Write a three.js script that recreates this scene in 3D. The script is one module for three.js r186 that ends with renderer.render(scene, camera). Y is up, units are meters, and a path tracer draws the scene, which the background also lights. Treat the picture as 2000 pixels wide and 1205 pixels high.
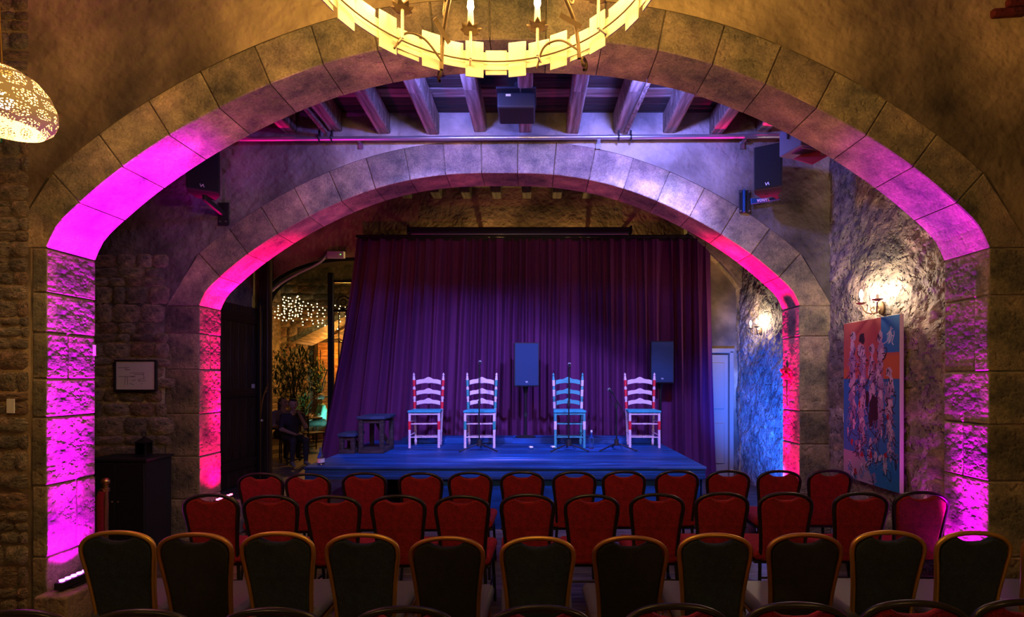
import * as THREE from 'three';
import { RoundedBoxGeometry } from 'three/addons/geometries/RoundedBoxGeometry.js';
import { mergeGeometries, mergeVertices } from 'three/addons/utils/BufferGeometryUtils.js';
import { MarchingCubes } from 'three/addons/objects/MarchingCubes.js';
import { FontLoader } from 'three/addons/loaders/FontLoader.js';
import { TextGeometry } from 'three/addons/geometries/TextGeometry.js';
import { RectAreaLightUniformsLib } from 'three/addons/lights/RectAreaLightUniformsLib.js';

// ---------------------------------------------------------------- camera, exposure
const F = 960, VX = 1045, VY = 740, EYE = 1.72;
const scene = new THREE.Scene();
scene.background = new THREE.Color(0x000000);
const camera = new THREE.PerspectiveCamera(2 * Math.atan(602.5 / F) * 180 / Math.PI, 2000 / 1205, 0.05, 60);
camera.position.set(0, EYE, 0);
camera.lookAt(0, EYE, -1);
camera.setViewOffset(2000, 1205, 1000 - VX, 602.5 - VY, 2000, 1205);
const renderer = new THREE.WebGLRenderer({ antialias: true });
renderer.toneMapping = THREE.LinearToneMapping;
renderer.toneMappingExposure = 1.1;
renderer.shadowMap.enabled = true;
RectAreaLightUniformsLib.init();
// light strengths (candela) and linear colours of the lamps, added rear pendants included
const L = {
  chandelier: [0.9, [1, 0.60, 0.16]], pendant: [1.1, [1, 0.62, 0.28]], sconce: [0.62, [1, 0.74, 0.52]],
  barFront: [330, [0.75, 0.0, 1.0]], barBack: [400, [1.0, 0.0, 0.2]],
  stageSpot: [72, [0.30, 0.27, 1.0]], wash: [20, [0.17, 0.18, 1.0]], floorBlue: [230, [0.01, 0.11, 1.0]],
  yard: [16, [1, 0.42, 0.07]],
};
const V = (x, y, z) => new THREE.Vector3(x, y, z);
// pixel of the photograph + distance along the view axis -> point of the place
const P = (px, py, Z) => V((px - VX) * Z / F, EYE + (VY - py) * Z / F, -Z);

// ---------------------------------------------------------------- helpers
let seed = 12345;
const rnd = () => { seed = (seed * 1664525 + 1013904223) >>> 0; return seed / 4294967296; };
const rr = (a, b) => a + (b - a) * rnd();
const taken = {};
const numbered = n => { const k = (taken[n] = (taken[n] ?? -1) + 1); return k ? `${n}_${String(k).padStart(3, '0')}` : n; };
const shadow = o => { o.castShadow = true; o.receiveShadow = true; return o; };
function thing(name, label, category, pos = [0, 0, 0], turn = 0, group) {
  const o = new THREE.Group(); o.name = numbered(name); o.position.set(...pos); o.rotation.y = turn;
  o.userData = { label, category }; if (group) o.userData.group = group; scene.add(o); return o;
}
function part(name, geo, mat, parent, pos, rot, label) {
  const m = shadow(new THREE.Mesh(geo, mat)); m.name = name;
  if (pos) m.position.set(...pos); if (rot) m.rotation.set(...rot); if (label) m.userData.label = label;
  parent.add(m); return m;
}
function solo(name, geo, mat, label, category, pos, turn = 0, group) {
  const m = shadow(new THREE.Mesh(geo, mat)); m.name = numbered(name); if (pos) m.position.set(...pos); m.rotation.y = turn;
  m.userData = { label, category }; if (group) m.userData.group = group; scene.add(m); return m;
}
function struct(name, label, geo, mat) {
  const o = geo ? shadow(new THREE.Mesh(geo, mat)) : new THREE.Group();
  o.name = name; o.userData = { kind: 'structure', label }; scene.add(o); return o;
}
function uvBox(geo, k = 1) { // uv in metres from the direction a face points in
  const g = geo.index ? geo.toNonIndexed() : geo, p = g.attributes.position;
  const uv = new Float32Array(p.count * 2), a = V(), b = V(), c = V(), n = V();
  for (let i = 0; i < p.count; i += 3) {
    a.fromBufferAttribute(p, i); b.fromBufferAttribute(p, i + 1); c.fromBufferAttribute(p, i + 2);
    n.copy(b).sub(a).cross(c.clone().sub(a)); const ax = Math.abs(n.x), ay = Math.abs(n.y), az = Math.abs(n.z);
    for (let j = 0; j < 3; j++) { const q = [a, b, c][j];
      const [u, v] = az >= ax && az >= ay ? [q.x, q.y] : ax >= ay ? [q.z, q.y] : [q.x, q.z];
      uv[(i + j) * 2] = u * k; uv[(i + j) * 2 + 1] = v * k; }
  }
  g.setAttribute('uv', new THREE.BufferAttribute(uv, 2)); return g;
}
const bx = (w, h, d, x = 0, y = 0, z = 0) => new THREE.BoxGeometry(w, h, d).translate(x, y, z);
const rb = (w, h, d, r = 0.01, x = 0, y = 0, z = 0, s = 2) => new RoundedBoxGeometry(w, h, d, s, Math.min(r, w / 2.01, h / 2.01, d / 2.01)).translate(x, y, z);
const cyl = (r1, r2, h, x = 0, y = 0, z = 0, s = 16) => new THREE.CylinderGeometry(r1, r2, h, s).translate(x, y, z);
const lathe = (pts, s = 20) => new THREE.LatheGeometry(pts.map(p => new THREE.Vector2(p[0], p[1])), s);
const tube = (pts, r, seg = 24, rad = 8, closed = false) => new THREE.TubeGeometry(new THREE.CatmullRomCurve3(pts.map(p => p.isVector3 ? p : V(...p)), closed, 'centripetal'), seg, r, rad, closed);
const rod = (a, b, r, s = 10) => { const A = a.isVector3 ? a : V(...a), B = b.isVector3 ? b : V(...b), d = B.clone().sub(A);
  const g = new THREE.CylinderGeometry(r, r, d.length(), s); g.applyQuaternion(new THREE.Quaternion().setFromUnitVectors(V(0, 1, 0), d.normalize())); return g.translate((A.x + B.x) / 2, (A.y + B.y) / 2, (A.z + B.z) / 2); };
const bar = (a, b, w, h) => { const A = V(...a), B = V(...b), d = B.clone().sub(A); const g = new THREE.BoxGeometry(w, d.length(), h);
  g.applyQuaternion(new THREE.Quaternion().setFromUnitVectors(V(0, 1, 0), d.normalize())); return g.translate((A.x + B.x) / 2, (A.y + B.y) / 2, (A.z + B.z) / 2); };
const merge = list => mergeGeometries(list.map(g => g.index ? g.toNonIndexed() : g).map(g => { for (const k of Object.keys(g.attributes)) if (!['position', 'normal', 'uv'].includes(k)) g.deleteAttribute(k); return g; }));
function extr(pts, depth, bevel = 0, seg = 1) { // outline in xy, thickness along z, centred on z = 0
  const s = new THREE.Shape(pts.map(p => new THREE.Vector2(p[0], p[1])));
  return new THREE.ExtrudeGeometry(s, { depth: depth - 2 * bevel, bevelEnabled: bevel > 0, bevelSize: bevel, bevelThickness: bevel, bevelSegments: seg, bevelOffset: -bevel, curveSegments: 8 }).translate(0, 0, -depth / 2 + bevel);
}
const grainUp = g => { const uv = g.attributes.uv; for (let i = 0; i < uv.count; i++) uv.setXY(i, uv.getY(i), uv.getX(i)); return g; };
function disp(geo, fn) { const p = geo.attributes.position; for (let i = 0; i < p.count; i++) { const q = fn(p.getX(i), p.getY(i), p.getZ(i)); p.setXYZ(i, ...q); } geo.computeVertexNormals(); return geo; }

// noise that repeats, for textures and relief
const hash = (x, y, s) => { let h = (x * 374761393 + y * 668265263 + s * 1442695041) | 0; h = Math.imul(h ^ (h >>> 13), 1274126177); return ((h ^ (h >>> 16)) >>> 0) / 4294967296; };
function vn(x, y, per, s) { const xi = Math.floor(x), yi = Math.floor(y), fx = x - xi, fy = y - yi, m = a => ((a % per) + per) % per;
  const u = fx * fx * (3 - 2 * fx), v = fy * fy * (3 - 2 * fy), a = hash(m(xi), m(yi), s), b = hash(m(xi + 1), m(yi), s), c = hash(m(xi), m(yi + 1), s), d = hash(m(xi + 1), m(yi + 1), s);
  return a + (b - a) * u + (c - a) * v + (a - b - c + d) * u * v; }
function fbm(u, v, base, oct, s) { let t = 0, a = 0.5, n = 0, p = base; for (let i = 0; i < oct; i++) { t += a * vn(u * p, v * p, p, s + i); n += a; a *= 0.5; p *= 2; } return t / n; }
function tex(n, fn, srgb = true, rep = 1) { const d = new Uint8Array(n * n * 4);
  for (let j = 0; j < n; j++) for (let i = 0; i < n; i++) { const c = fn(i / n, j / n), k = (j * n + i) * 4; d[k] = c[0]; d[k + 1] = c[1]; d[k + 2] = c[2]; d[k + 3] = 255; }
  const t = new THREE.DataTexture(d, n, n); t.wrapS = t.wrapT = THREE.RepeatWrapping; t.magFilter = THREE.LinearFilter; t.minFilter = THREE.LinearFilter;
  if (srgb) t.colorSpace = THREE.SRGBColorSpace; t.repeat.set(rep, rep); t.needsUpdate = true; return t; }
const clamp = (x, a = 0, b = 255) => Math.max(a, Math.min(b, x));
const grey = (n, fn, rep) => tex(n, (u, v) => { const g = clamp(fn(u, v) * 255); return [g, g, g]; }, false, rep);
// mottled stone colour around mid grey, tinted by each material
const stoneMap = tex(512, (u, v) => { const a = fbm(u, v, 4, 6, 3), b = fbm(u, v, 16, 4, 9), c = vn(u * 160, v * 160, 160, 4); const k = 152 + (a - 0.5) * 115 + (b - 0.5) * 90 + (c - 0.5) * 40; return [clamp(k + (a - 0.5) * 30), clamp(k), clamp(k - (b - 0.5) * 30)]; }, true, 0.7);
const stoneBump = grey(512, (u, v) => { const a = fbm(u, v, 12, 5, 21), p = fbm(u, v, 40, 3, 33); return clamp(a * 0.75 + (p < 0.42 ? (p - 0.42) * 2.2 : 0) + 0.25, 0, 1); }, 0.9);
const peckBump = grey(512, (u, v) => { const a = fbm(u, v, 34, 3, 121), b = fbm(u, v, 5, 3, 125); return clamp(0.25 + 0.6 * a + 0.25 * (b - 0.5) + (a < 0.4 ? (a - 0.4) * 1.6 : 0), 0, 1); }, 0.9);
const plasterMap = tex(512, (u, v) => { const a = fbm(u, v, 3, 6, 51), b = fbm(u, v, 9, 5, 57), sp = vn(u * 200, v * 200, 200, 58) > 0.985 ? 45 : 0; const k = 160 + (a - 0.5) * 190 + (b - 0.5) * 120 + sp; return [clamp(k), clamp(k), clamp(k - (a - 0.5) * 26)]; }, true, 0.4);
const plasterBump = grey(512, (u, v) => 0.6 * fbm(u, v, 6, 6, 61) + 0.4 * fbm(u, v, 40, 3, 65), 0.5);
const woodMap = tex(512, (u, v) => { const g = fbm(u * 0.12 + 0, v, 24, 5, 71), w = Math.sin((v * 18 + fbm(u * 0.3, v, 6, 3, 75) * 3) * 6.283); const k = 150 + (g - 0.5) * 150 + w * 16; return [clamp(k + 8), clamp(k), clamp(k - 12)]; }, true, 1);
const woodBump = grey(256, (u, v) => fbm(u * 0.1, v, 32, 4, 81), 1);
const clothBump = grey(256, (u, v) => 0.5 + 0.25 * Math.sin(u * 6.283 * 64) * Math.sin(v * 6.283 * 64) + 0.4 * (fbm(u, v, 32, 3, 91) - 0.5), 8);
const speckMap = tex(256, (u, v) => { const k = 170 + (vn(u * 128, v * 128, 128, 95) - 0.5) * 150 + (fbm(u, v, 8, 4, 97) - 0.5) * 60; return [clamp(k), clamp(k), clamp(k)]; }, true, 5);
const std = (rgb, rough = 0.8, o = {}) => { const m = new THREE.MeshStandardMaterial({ roughness: rough, metalness: 0, ...o }); m.color.setRGB(...rgb); return m; };
const glow = (rgb, k) => { const m = new THREE.MeshStandardMaterial({ roughness: 0.4 }); m.color.setRGB(0.8, 0.8, 0.8); m.emissive.setRGB(...rgb); m.emissiveIntensity = k; return m; };
const tone = (c, k) => c.map(x => x * k);
const stoneTones = [[0.92, 0.70, 0.48], [0.80, 0.60, 0.42], [1.0, 0.77, 0.54], [0.70, 0.53, 0.38]];
const M = {
  stone: stoneTones.map(c => std(tone(c, 0.95), 0.9, { map: stoneMap, bumpMap: stoneBump, bumpScale: 0.007 })),
  rough: stoneTones.map(c => std(tone(c, 0.95), 0.92, { map: stoneMap, bumpMap: peckBump, bumpScale: 0.009 })),
  rubble: [[0.95, 0.72, 0.55], [0.75, 0.58, 0.45], [0.62, 0.5, 0.42], [1.0, 0.80, 0.62], [0.85, 0.55, 0.40]].map(c => std(tone(c, 0.9), 0.95, { map: stoneMap, bumpMap: stoneBump, bumpScale: 0.02 })),
  mortar: std([0.62, 0.51, 0.40], 1, { map: stoneMap, bumpMap: plasterBump, bumpScale: 0.02 }),
  plaster: std([0.78, 0.55, 0.32], 0.85, { map: plasterMap, bumpMap: plasterBump, bumpScale: 0.032 }),
  render: std([0.66, 0.57, 0.48], 0.9, { map: plasterMap, bumpMap: plasterBump, bumpScale: 0.05 }),
  roughWall: std([0.80, 0.66, 0.54], 0.75, { map: stoneMap, bumpMap: stoneBump, bumpScale: 0.05 }),
  beam: std([0.50, 0.42, 0.38], 0.75, { map: woodMap, bumpMap: woodBump, bumpScale: 0.01 }),
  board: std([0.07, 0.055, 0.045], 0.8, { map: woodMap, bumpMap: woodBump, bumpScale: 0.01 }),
  darkWood: std([0.07, 0.045, 0.03], 0.5, { map: woodMap, bumpMap: woodBump, bumpScale: 0.006 }),
  floor: std([0.30, 0.26, 0.24], 0.42, { map: woodMap, bumpMap: woodBump, bumpScale: 0.003 }),
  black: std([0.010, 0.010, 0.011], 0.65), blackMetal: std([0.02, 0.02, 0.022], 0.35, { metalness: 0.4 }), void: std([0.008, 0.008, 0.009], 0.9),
  steel: std([0.6, 0.6, 0.62], 0.3, { metalness: 0.9 }), brass: std([0.75, 0.5, 0.18], 0.3, { metalness: 1 }),
  gilt: std([0.62, 0.36, 0.08], 0.38, { metalness: 0.85 }),
  iron: std([0.16, 0.10, 0.05], 0.6, { metalness: 0.5 }), giltIron: std([0.85, 0.76, 0.56], 0.5, { metalness: 0.2 }),
  redCloth: std([0.58, 0.007, 0.028], 0.95, { map: speckMap, bumpMap: clothBump, bumpScale: 0.001 }),
  greenCloth: std([0.028, 0.052, 0.08], 0.95, { map: speckMap, bumpMap: clothBump, bumpScale: 0.001 }),
  frameBlack: std([0.012, 0.010, 0.010], 0.3),
  white: std([0.75, 0.73, 0.72], 0.6), glass: new THREE.MeshPhysicalMaterial({ color: 0xffffff, roughness: 0.03, transmission: 1, thickness: 0.01, ior: 1.5 }),
};

// ---------------------------------------------------------------- stone building blocks
// six shapes of rough stone: a bulging unit face with a rim that sinks into the mortar
const stoneShapes = [...Array(8)].map((_, k) => {
  const n = 5, g = new THREE.PlaneGeometry(1, 1, n, n), p = g.attributes.position;
  for (let i = 0; i < p.count; i++) { const x = p.getX(i), y = p.getY(i), e = Math.max(Math.abs(x), Math.abs(y)) * 2, edge = e > 0.99;
    const jx = (hash(i, k, 5) - 0.5) * (edge ? 0.06 : 0.08), jy = (hash(i, k, 6) - 0.5) * (edge ? 0.06 : 0.08);
    const corner = Math.abs(x) * 2 > 0.99 && Math.abs(y) * 2 > 0.99 ? 0.86 : 1;
    p.setXYZ(i, (x + jx) * corner, (y + jy) * corner, edge ? -0.4 : 0.75 + (hash(i, k, 7) - 0.5) * 0.6 - (e > 0.55 ? 0.12 : 0)); }
  g.computeVertexNormals(); return g; });
// courses of rubble on a wall: frame = matrix of the wall plane (x along, y up, z out)
function rubble(parent, frame, w, h, { ch = [0.11, 0.22], sw = [0.14, 0.36], depth = 0.035, mats = M.rubble, skip, fit, name = 'stone' } = {}) {
  for (let y = 0; y < h;) { const c = rr(...ch); for (let x = -rr(0, 0.15); x < w;) { let s = rr(...sw); if (fit && x + s > w - 0.04) s = Math.max(0.05, w - x); const cx = x + s / 2, cy = y + c / 2;
    if (!(skip && skip(cx, cy, s, c)) && cx > 0 && cx < w) { const m = shadow(new THREE.Mesh(stoneShapes[Math.floor(rnd() * 8)], mats[Math.floor(rnd() * mats.length)])); m.name = name;
      const q = new THREE.Matrix4().makeTranslation(cx, cy, 0.004).multiply(new THREE.Matrix4().makeRotationZ(rr(-0.04, 0.04) + (rnd() < 0.5 ? Math.PI : 0))).multiply(new THREE.Matrix4().makeScale(s * 1.02, c * rr(0.88, 1.02), depth * rr(0.6, 1.3)));
      m.applyMatrix4(frame.clone().multiply(q)); parent.add(m); }
    x += s; } y += c; } }
const facing = (x, y, z, turn = 0) => new THREE.Matrix4().makeTranslation(x, y, z).multiply(new THREE.Matrix4().makeRotationY(turn));

// half profile of the depressed arches: distance from the middle (of the half span) -> height (of the rise)
const prof = [[0, 1], [0.2, 0.983], [0.38, 0.905], [0.55, 0.765], [0.72, 0.565], [0.845, 0.375], [0.93, 0.215], [0.978, 0.105], [1, 0]];
function archCurve(cx, half, spring, rise) {
  const pts = [...prof.slice(1).reverse().map(([u, v]) => V(cx - u * half, spring + v * rise, 0)), ...prof.map(([u, v]) => V(cx + u * half, spring + v * rise, 0))];
  return new THREE.CatmullRomCurve3(pts, false, 'centripetal').getSpacedPoints(190).map((p, i, a) => p); }
function offsetPath(path, d) { return path.map((p, i) => { const a = path[Math.max(0, i - 2)], b = path[Math.min(path.length - 1, i + 2)], t = b.clone().sub(a).normalize(); return V(p.x - t.y * d, p.y + t.x * d, 0); }); }
function springers(e, cx, half, th, y) { const A = V(cx - half - th, y, 0), B = V(cx + half + th, y, 0), n = e.length - 1, a = e[9].clone(), b = e[n - 9].clone(); for (let i = 0; i < 9; i++) { e[i].lerpVectors(A, a, i / 9); e[n - i].lerpVectors(B, b, i / 9); } return e; }
// an arched cross wall: plaster spandrels, a ring of single wedge stones, piers of single blocks
function archWall(name, label, { zn, zf, cx, half, spring, rise, th, n, xl, xr, top, body, joints, pierL, pierR }) {
  const g = struct(name, label), path = archCurve(cx, half, spring, rise), ext = springers(offsetPath(path, th), cx, half, th, spring), D = zf - zn, zc = -(zn + zf) / 2;
  const xL = cx - half - pierL, xR = cx + half + pierR;
  const out = [[xl, 0], [xL, 0], [xL, spring], [cx - half - th + 0.004, spring], ...ext.filter(p => p.y > spring + 0.02).map(p => [p.x, p.y - 0.006]), [cx + half + th - 0.004, spring], [xR, spring], [xR, 0], [xr, 0], [xr, top], [xl, top]];
  part('masonry', uvBox(extr(out, D + 0.012)), body, g, [0, 0, zc], null, 'plastered masonry above the arch');
  const backing = [...path.map((p, i) => { const e = ext[i]; return [p.x + (e.x - p.x) * 0.09, p.y + (e.y - p.y) * 0.09]; }), ...ext.slice().reverse().map(p => [p.x, p.y])];
  part('mortar', uvBox(extr(backing, D - 0.03)), M.mortar, g, [0, 0, zc]);
  for (let k = 0; k < n; k++) { const a = Math.round(k * 190 / n), b = Math.round((k + 1) * 190 / n), pts = [];
    for (let i = a; i <= b; i += Math.max(1, Math.floor((b - a) / 4))) pts.push(path[Math.min(i, b)]); if (pts[pts.length - 1] !== path[b]) pts.push(path[b]);
    const o = []; const sh = (i, q) => { const t = path[Math.min(190, i + 1)].clone().sub(path[Math.max(0, i - 1)]).normalize().multiplyScalar(q); return t; };
    pts.forEach((p, i) => { const q = i === 0 ? sh(a, 0.0035) : i === pts.length - 1 ? sh(b, -0.0035) : V(); o.push([p.x + q.x, p.y + q.y]); });
    const eb = ext[b].clone().add(sh(b, -0.0035)), em = ext[Math.round((a + b) / 2)], ea = ext[a].clone().add(sh(a, 0.0035)), d = rr(-0.004, 0.004);
    o.push([eb.x, eb.y], [em.x, em.y], [ea.x, ea.y]);
    part('voussoir', uvBox(extr(o, D + d, 0.006)), M.stone[Math.floor(rnd() * 4)], g, [0, 0, zc]); }
  for (const side of [-1, 1]) { const w = side < 0 ? pierL : pierR, xi = cx + side * half, js = joints[side < 0 ? 0 : 1];
    part('mortar', uvBox(bx(w - 0.01, spring, D - 0.02, xi + side * (w / 2 + 0.006), spring / 2, 0)), M.mortar, g, [0, 0, zc]);
    let y1 = spring; for (const [y0, split] of js) { const h = y1 - y0 - 0.007, cut = split ? [[-D / 2, -D / 2 + D * split], [-D / 2 + D * split, D / 2]] : [[-D / 2, D / 2]];
      for (const [z0, z1] of cut) { const wv = w + rr(-0.012, 0.012) * (w > 0.2 ? 1 : 0.3), d = z1 - z0 - (split ? 0.006 : 0);
        const b = rb(wv, h, d, 0.012, 0, 0, 0, 2); const bl = part('block', uvBox(b), M.rough[Math.floor(rnd() * 4)], g, [xi + side * (w / 2) + rr(-0.003, 0.003), (y0 + y1) / 2, zc - (z0 + z1) / 2]); }
      y1 = y0; } }
  return g;
}

// ---------------------------------------------------------------- the setting
const Z1n = 3.30, Z1f = 3.67, Z2n = 5.18, Z2f = 5.54, ZB = 8.6;
const floorObj = struct('floor', 'dull wooden floor of the hall between the chair rows', uvBox(bx(11, 0.2, 24, -1.5, -0.1, -7)), M.floor);
const wallFront = archWall('wall_front', 'nearest plastered cross wall with a wide depressed stone arch on block piers', { zn: Z1n, zf: Z1f, cx: -0.115, half: 3.165, spring: 2.60, rise: 1.4, th: 0.275, n: 19, xl: -5.3, xr: 4.2, top: 5.2, body: M.plaster,
  joints: [[[2.3], [2.03], [1.72, 0.42], [1.46], [1.0], [0.52, 0.6], [0]], [[2.28], [1.77, 0.3], [1.41], [1.03, 0.55], [0.52], [0]]], pierL: 0.10, pierR: 0.5 });
const wallMid = archWall('wall_middle', 'second plastered cross wall with a depressed stone arch before the stage', { zn: Z2n, zf: Z2f, cx: -0.375, half: 3.165, spring: 2.49, rise: 1.4, th: 0.34, n: 19, xl: -5.3, xr: 3.7, top: 5.3, body: M.render,
  joints: [[[2.2], [1.82, 0.5], [1.35], [0.9], [0.45], [0]], [[2.17], [1.38], [1.03], [0.5], [0]]], pierL: 0.36, pierR: 0.33 });
// rubble facing of the nearest wall left of its pier, and of the second wall left of its pier
rubble(wallFront, facing(-4.25, 0, -Z1n + 0.008), 0.855, 5.1, { ch: [0.06, 0.15], sw: [0.09, 0.24], depth: 0.02, fit: true });
rubble(wallMid, facing(-5.25, 0, -Z2n + 0.012), 1.36, 2.95, { ch: [0.09, 0.2], sw: [0.12, 0.34], depth: 0.02 });
// bare red bricks where the plaster has fallen off, redder with red lamplight put into their colour, top right of the nearest arch
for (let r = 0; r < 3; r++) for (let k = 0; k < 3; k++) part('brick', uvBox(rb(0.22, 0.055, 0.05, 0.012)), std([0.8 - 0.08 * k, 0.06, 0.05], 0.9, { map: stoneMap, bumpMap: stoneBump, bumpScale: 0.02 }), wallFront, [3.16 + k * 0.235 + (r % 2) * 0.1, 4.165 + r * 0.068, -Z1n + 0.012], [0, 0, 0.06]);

function reliefWall(w, h, nx, ny, amp, s) { // rough hewn wall, relief out along +z
  return disp(new THREE.PlaneGeometry(w, h, nx, ny), (x, y, z) => { const u = x / 6 + 0.5, v = y / 6 + 0.5; let a = fbm(u, v, 16, 6, s), b = fbm(u + 0.3, v, 60, 4, s + 9);
    const r = 1 - Math.abs(a * 2 - 1) * 1.6; return [x, y, z + amp * (0.9 * a + 0.45 * r * b + 0.5 * (b - 0.5))]; }); }
// right-hand wall between the two arches
const wallRight = struct('wall_right', 'rough hewn stone wall on the right between the two arches');
part('masonry', uvBox(bx(0.4, 5.2, Z2n - Z1f, 3.37, 2.6, -(Z1f + Z2n) / 2)), M.mortar, wallRight);
part('relief', uvBox(reliefWall(Z2n - Z1f, 4.9, 150, 450, 0.05, 141).rotateY(-Math.PI / 2).translate(3.135, 2.45, -(Z1f + Z2n) / 2), 1), M.roughWall, wallRight);
rubble(wallRight, facing(3.112, 0, -Z2n, -Math.PI / 2).multiply(new THREE.Matrix4()), 1.5, 2.1, { ch: [0.16, 0.3], sw: [0.25, 0.55], depth: 0.016, mats: M.rough, skip: (x, y) => hash(Math.round(x * 9), Math.round(y * 7), 3) < 0.35 });
// side and end walls that close the place
const sideMat = M.plaster;
struct('wall_left', 'stone wall closing the bay left of the plaque', uvBox(bx(0.3, 5.3, Z2n - Z1f, -5.15, 2.65, -(Z1f + Z2n) / 2)), M.mortar);
struct('wall_hall_left', 'plastered left wall of the hall beside the audience', uvBox(bx(0.3, 5.2, 6.8, -4.45, 2.6, 0.1)), sideMat);
struct('wall_hall_right', 'plastered right wall of the hall beside the audience', uvBox(bx(0.3, 5.2, 6.8, 4.05, 2.6, 0.1)), sideMat);
struct('wall_hall_rear', 'plastered rear wall of the hall behind the audience', uvBox(bx(9, 5.2, 0.3, 0, 2.6, 3.6)), sideMat);
struct('ceiling_hall', 'plastered ceiling over the audience', uvBox(bx(9.2, 0.2, 7.1, -0.2, 5.3, 0.2)), sideMat);
// ceiling of the bay between the arches: boards across dark beams
const ceilMid = struct('ceiling_middle', 'dark boarded ceiling on heavy timber beams between the arches');
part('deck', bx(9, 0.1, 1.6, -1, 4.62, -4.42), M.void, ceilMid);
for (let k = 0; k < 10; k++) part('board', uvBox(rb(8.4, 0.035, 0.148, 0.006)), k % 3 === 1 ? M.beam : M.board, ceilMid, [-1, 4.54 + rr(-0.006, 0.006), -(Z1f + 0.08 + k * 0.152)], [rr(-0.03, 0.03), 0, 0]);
for (let k = -8; k <= 6; k++) { const b = disp(new RoundedBoxGeometry(0.135, 0.22, 1.56, 3, 0.02), (x, y, z) => [x + 0.008 * Math.sin(z * 3 + k), y + 0.008 * Math.sin(z * 4.1 + k * 2), z]);
  part('beam', grainUp(uvBox(b)), M.beam, ceilMid, [-0.09 + k * 0.497, 4.415 + rr(-0.01, 0.01), -4.42], [0, rr(-0.02, 0.03), rr(-0.05, 0.05)]); }

// rear bay with the stage
const ceilBack = struct('ceiling_back', 'dark timber ceiling above the stage');
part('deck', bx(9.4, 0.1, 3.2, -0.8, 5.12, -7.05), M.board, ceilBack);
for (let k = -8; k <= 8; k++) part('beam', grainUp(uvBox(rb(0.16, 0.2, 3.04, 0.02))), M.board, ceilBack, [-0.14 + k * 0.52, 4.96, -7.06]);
const wallBackRight = struct('wall_back_right', 'rough hewn wall right of the stage with a small lamp');
part('masonry', uvBox(bx(0.3, 5.3, ZB - Z2f, 3.75, 2.65, -(Z2f + ZB) / 2)), M.mortar, wallBackRight);
part('relief', uvBox(reliefWall(ZB - Z2f, 5.0, 220, 350, 0.06, 171).rotateY(-Math.PI / 2).translate(3.56, 2.5, -(Z2f + ZB) / 2)), M.roughWall, wallBackRight);
struct('wall_back_left', 'dark side wall left of the stage', uvBox(bx(0.3, 5.3, ZB - Z2f, -5.05, 2.65, -(Z2f + ZB) / 2)), M.mortar);
// back wall with an arched gateway to the yard
{
  const s = new THREE.Shape([[-5.2, 0], [4.0, 0], [4.0, 5.2], [-5.2, 5.2]].map(p => new THREE.Vector2(...p)));
  const cx = -3.2, hw = 1.63, sp = 3.0, ri = 0.85, h = [[cx - hw, -0.01]];
  for (let k = 0; k <= 24; k++) { const t = Math.PI * (1 - k / 24); h.push([cx + hw * Math.cos(t), sp + ri * Math.sin(t)]); }
  h.push([cx + hw, -0.01]);
  const out = [[-5.2, 0], [h[0][0], 0], ...h.slice(1, -1), [h[h.length - 1][0], 0], [4.0, 0], [4.0, 5.2], [-5.2, 5.2]];
  const wb = struct('wall_back', 'plastered back wall behind the curtain with an arched gateway');
  part('masonry', uvBox(extr(out, 0.3)), Object.assign(M.plaster.clone(), { bumpScale: 0.01 }), wb, [0, 0, -ZB - 0.15]);
  // dark iron lining of the gateway arch
  const inner = h.map(([x, y]) => [cx + (x - cx) * 0.955, y > sp ? sp + (y - sp) * 0.93 : y]);
  part('gate_lining', extr([...h.slice(0, -1), h[h.length - 1], ...inner.reverse()], 0.26), M.void, wb, [0, 0, -ZB - 0.145]);
  // haunch of a further arch at the right-hand corner
  part('haunch', uvBox(extr([[2.8, 4.05], [3.15, 3.72], [3.42, 3.42], [3.55, 3.22], [3.7, 3.1], [3.7, 4.4], [2.6, 4.4], [2.6, 4.2]], 0.25, 0.01)), M.stone[1], wb, [0, 0, -ZB + 0.125]);
}

// ---------------------------------------------------------------- doors by the stage
{ // beige door at the right
  const d = struct('door_1', 'beige painted door with frame right of the curtain'), m = std([0.36, 0.30, 0.23], 0.6), z = -ZB + 0.02;
  part('leaf', rb(0.56, 2.12, 0.05, 0.006), m, d, [3.08, 1.08, z]);
  part('jamb', rb(0.07, 2.2, 0.09, 0.008), m, d, [3.41, 1.1, z + 0.02]); part('jamb', rb(0.07, 2.2, 0.09, 0.008), m, d, [2.75, 1.1, z + 0.02]);
  part('lintel', rb(0.76, 0.08, 0.09, 0.008), m, d, [3.08, 2.21, z + 0.02]);
  part('moulding', rb(0.42, 0.8, 0.03, 0.01), m, d, [3.08, 1.6, z + 0.03]); part('moulding', rb(0.42, 0.7, 0.03, 0.01), m, d, [3.08, 0.6, z + 0.03]);
}
{ // big timber leaf folded back against the left wall
  const d = struct('door_2', 'tall dark timber gate leaf folded back against the left wall'); d.position.set(-4.72, 0, -8.42); d.rotation.y = -0.10;
  for (let k = 0; k < 8; k++) part('plank', grainUp(uvBox(rb(0.05, 2.9, 0.178, 0.008, 0, 0, 0, 1))), M.darkWood, d, [rr(-0.004, 0.004), 1.46, 0.1 + k * 0.18]);
  for (const y of [0.35, 1.5, 2.7]) part('rail', rb(0.04, 0.14, 1.44, 0.01, 0, 0, 0, 1), M.darkWood, d, [0.042, y, 0.72]);
  part('switch_plate', rb(0.02, 0.07, 0.07, 0.005), std([0.4, 0.38, 0.36], 0.6), d, [0.055, 1.6, 0.24], null, 'pale switch plate');
  part('post', grainUp(uvBox(rb(0.16, 3.75, 0.14, 0.015))), M.darkWood, d, [0.1, 1.9, -0.02]);
}

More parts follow.
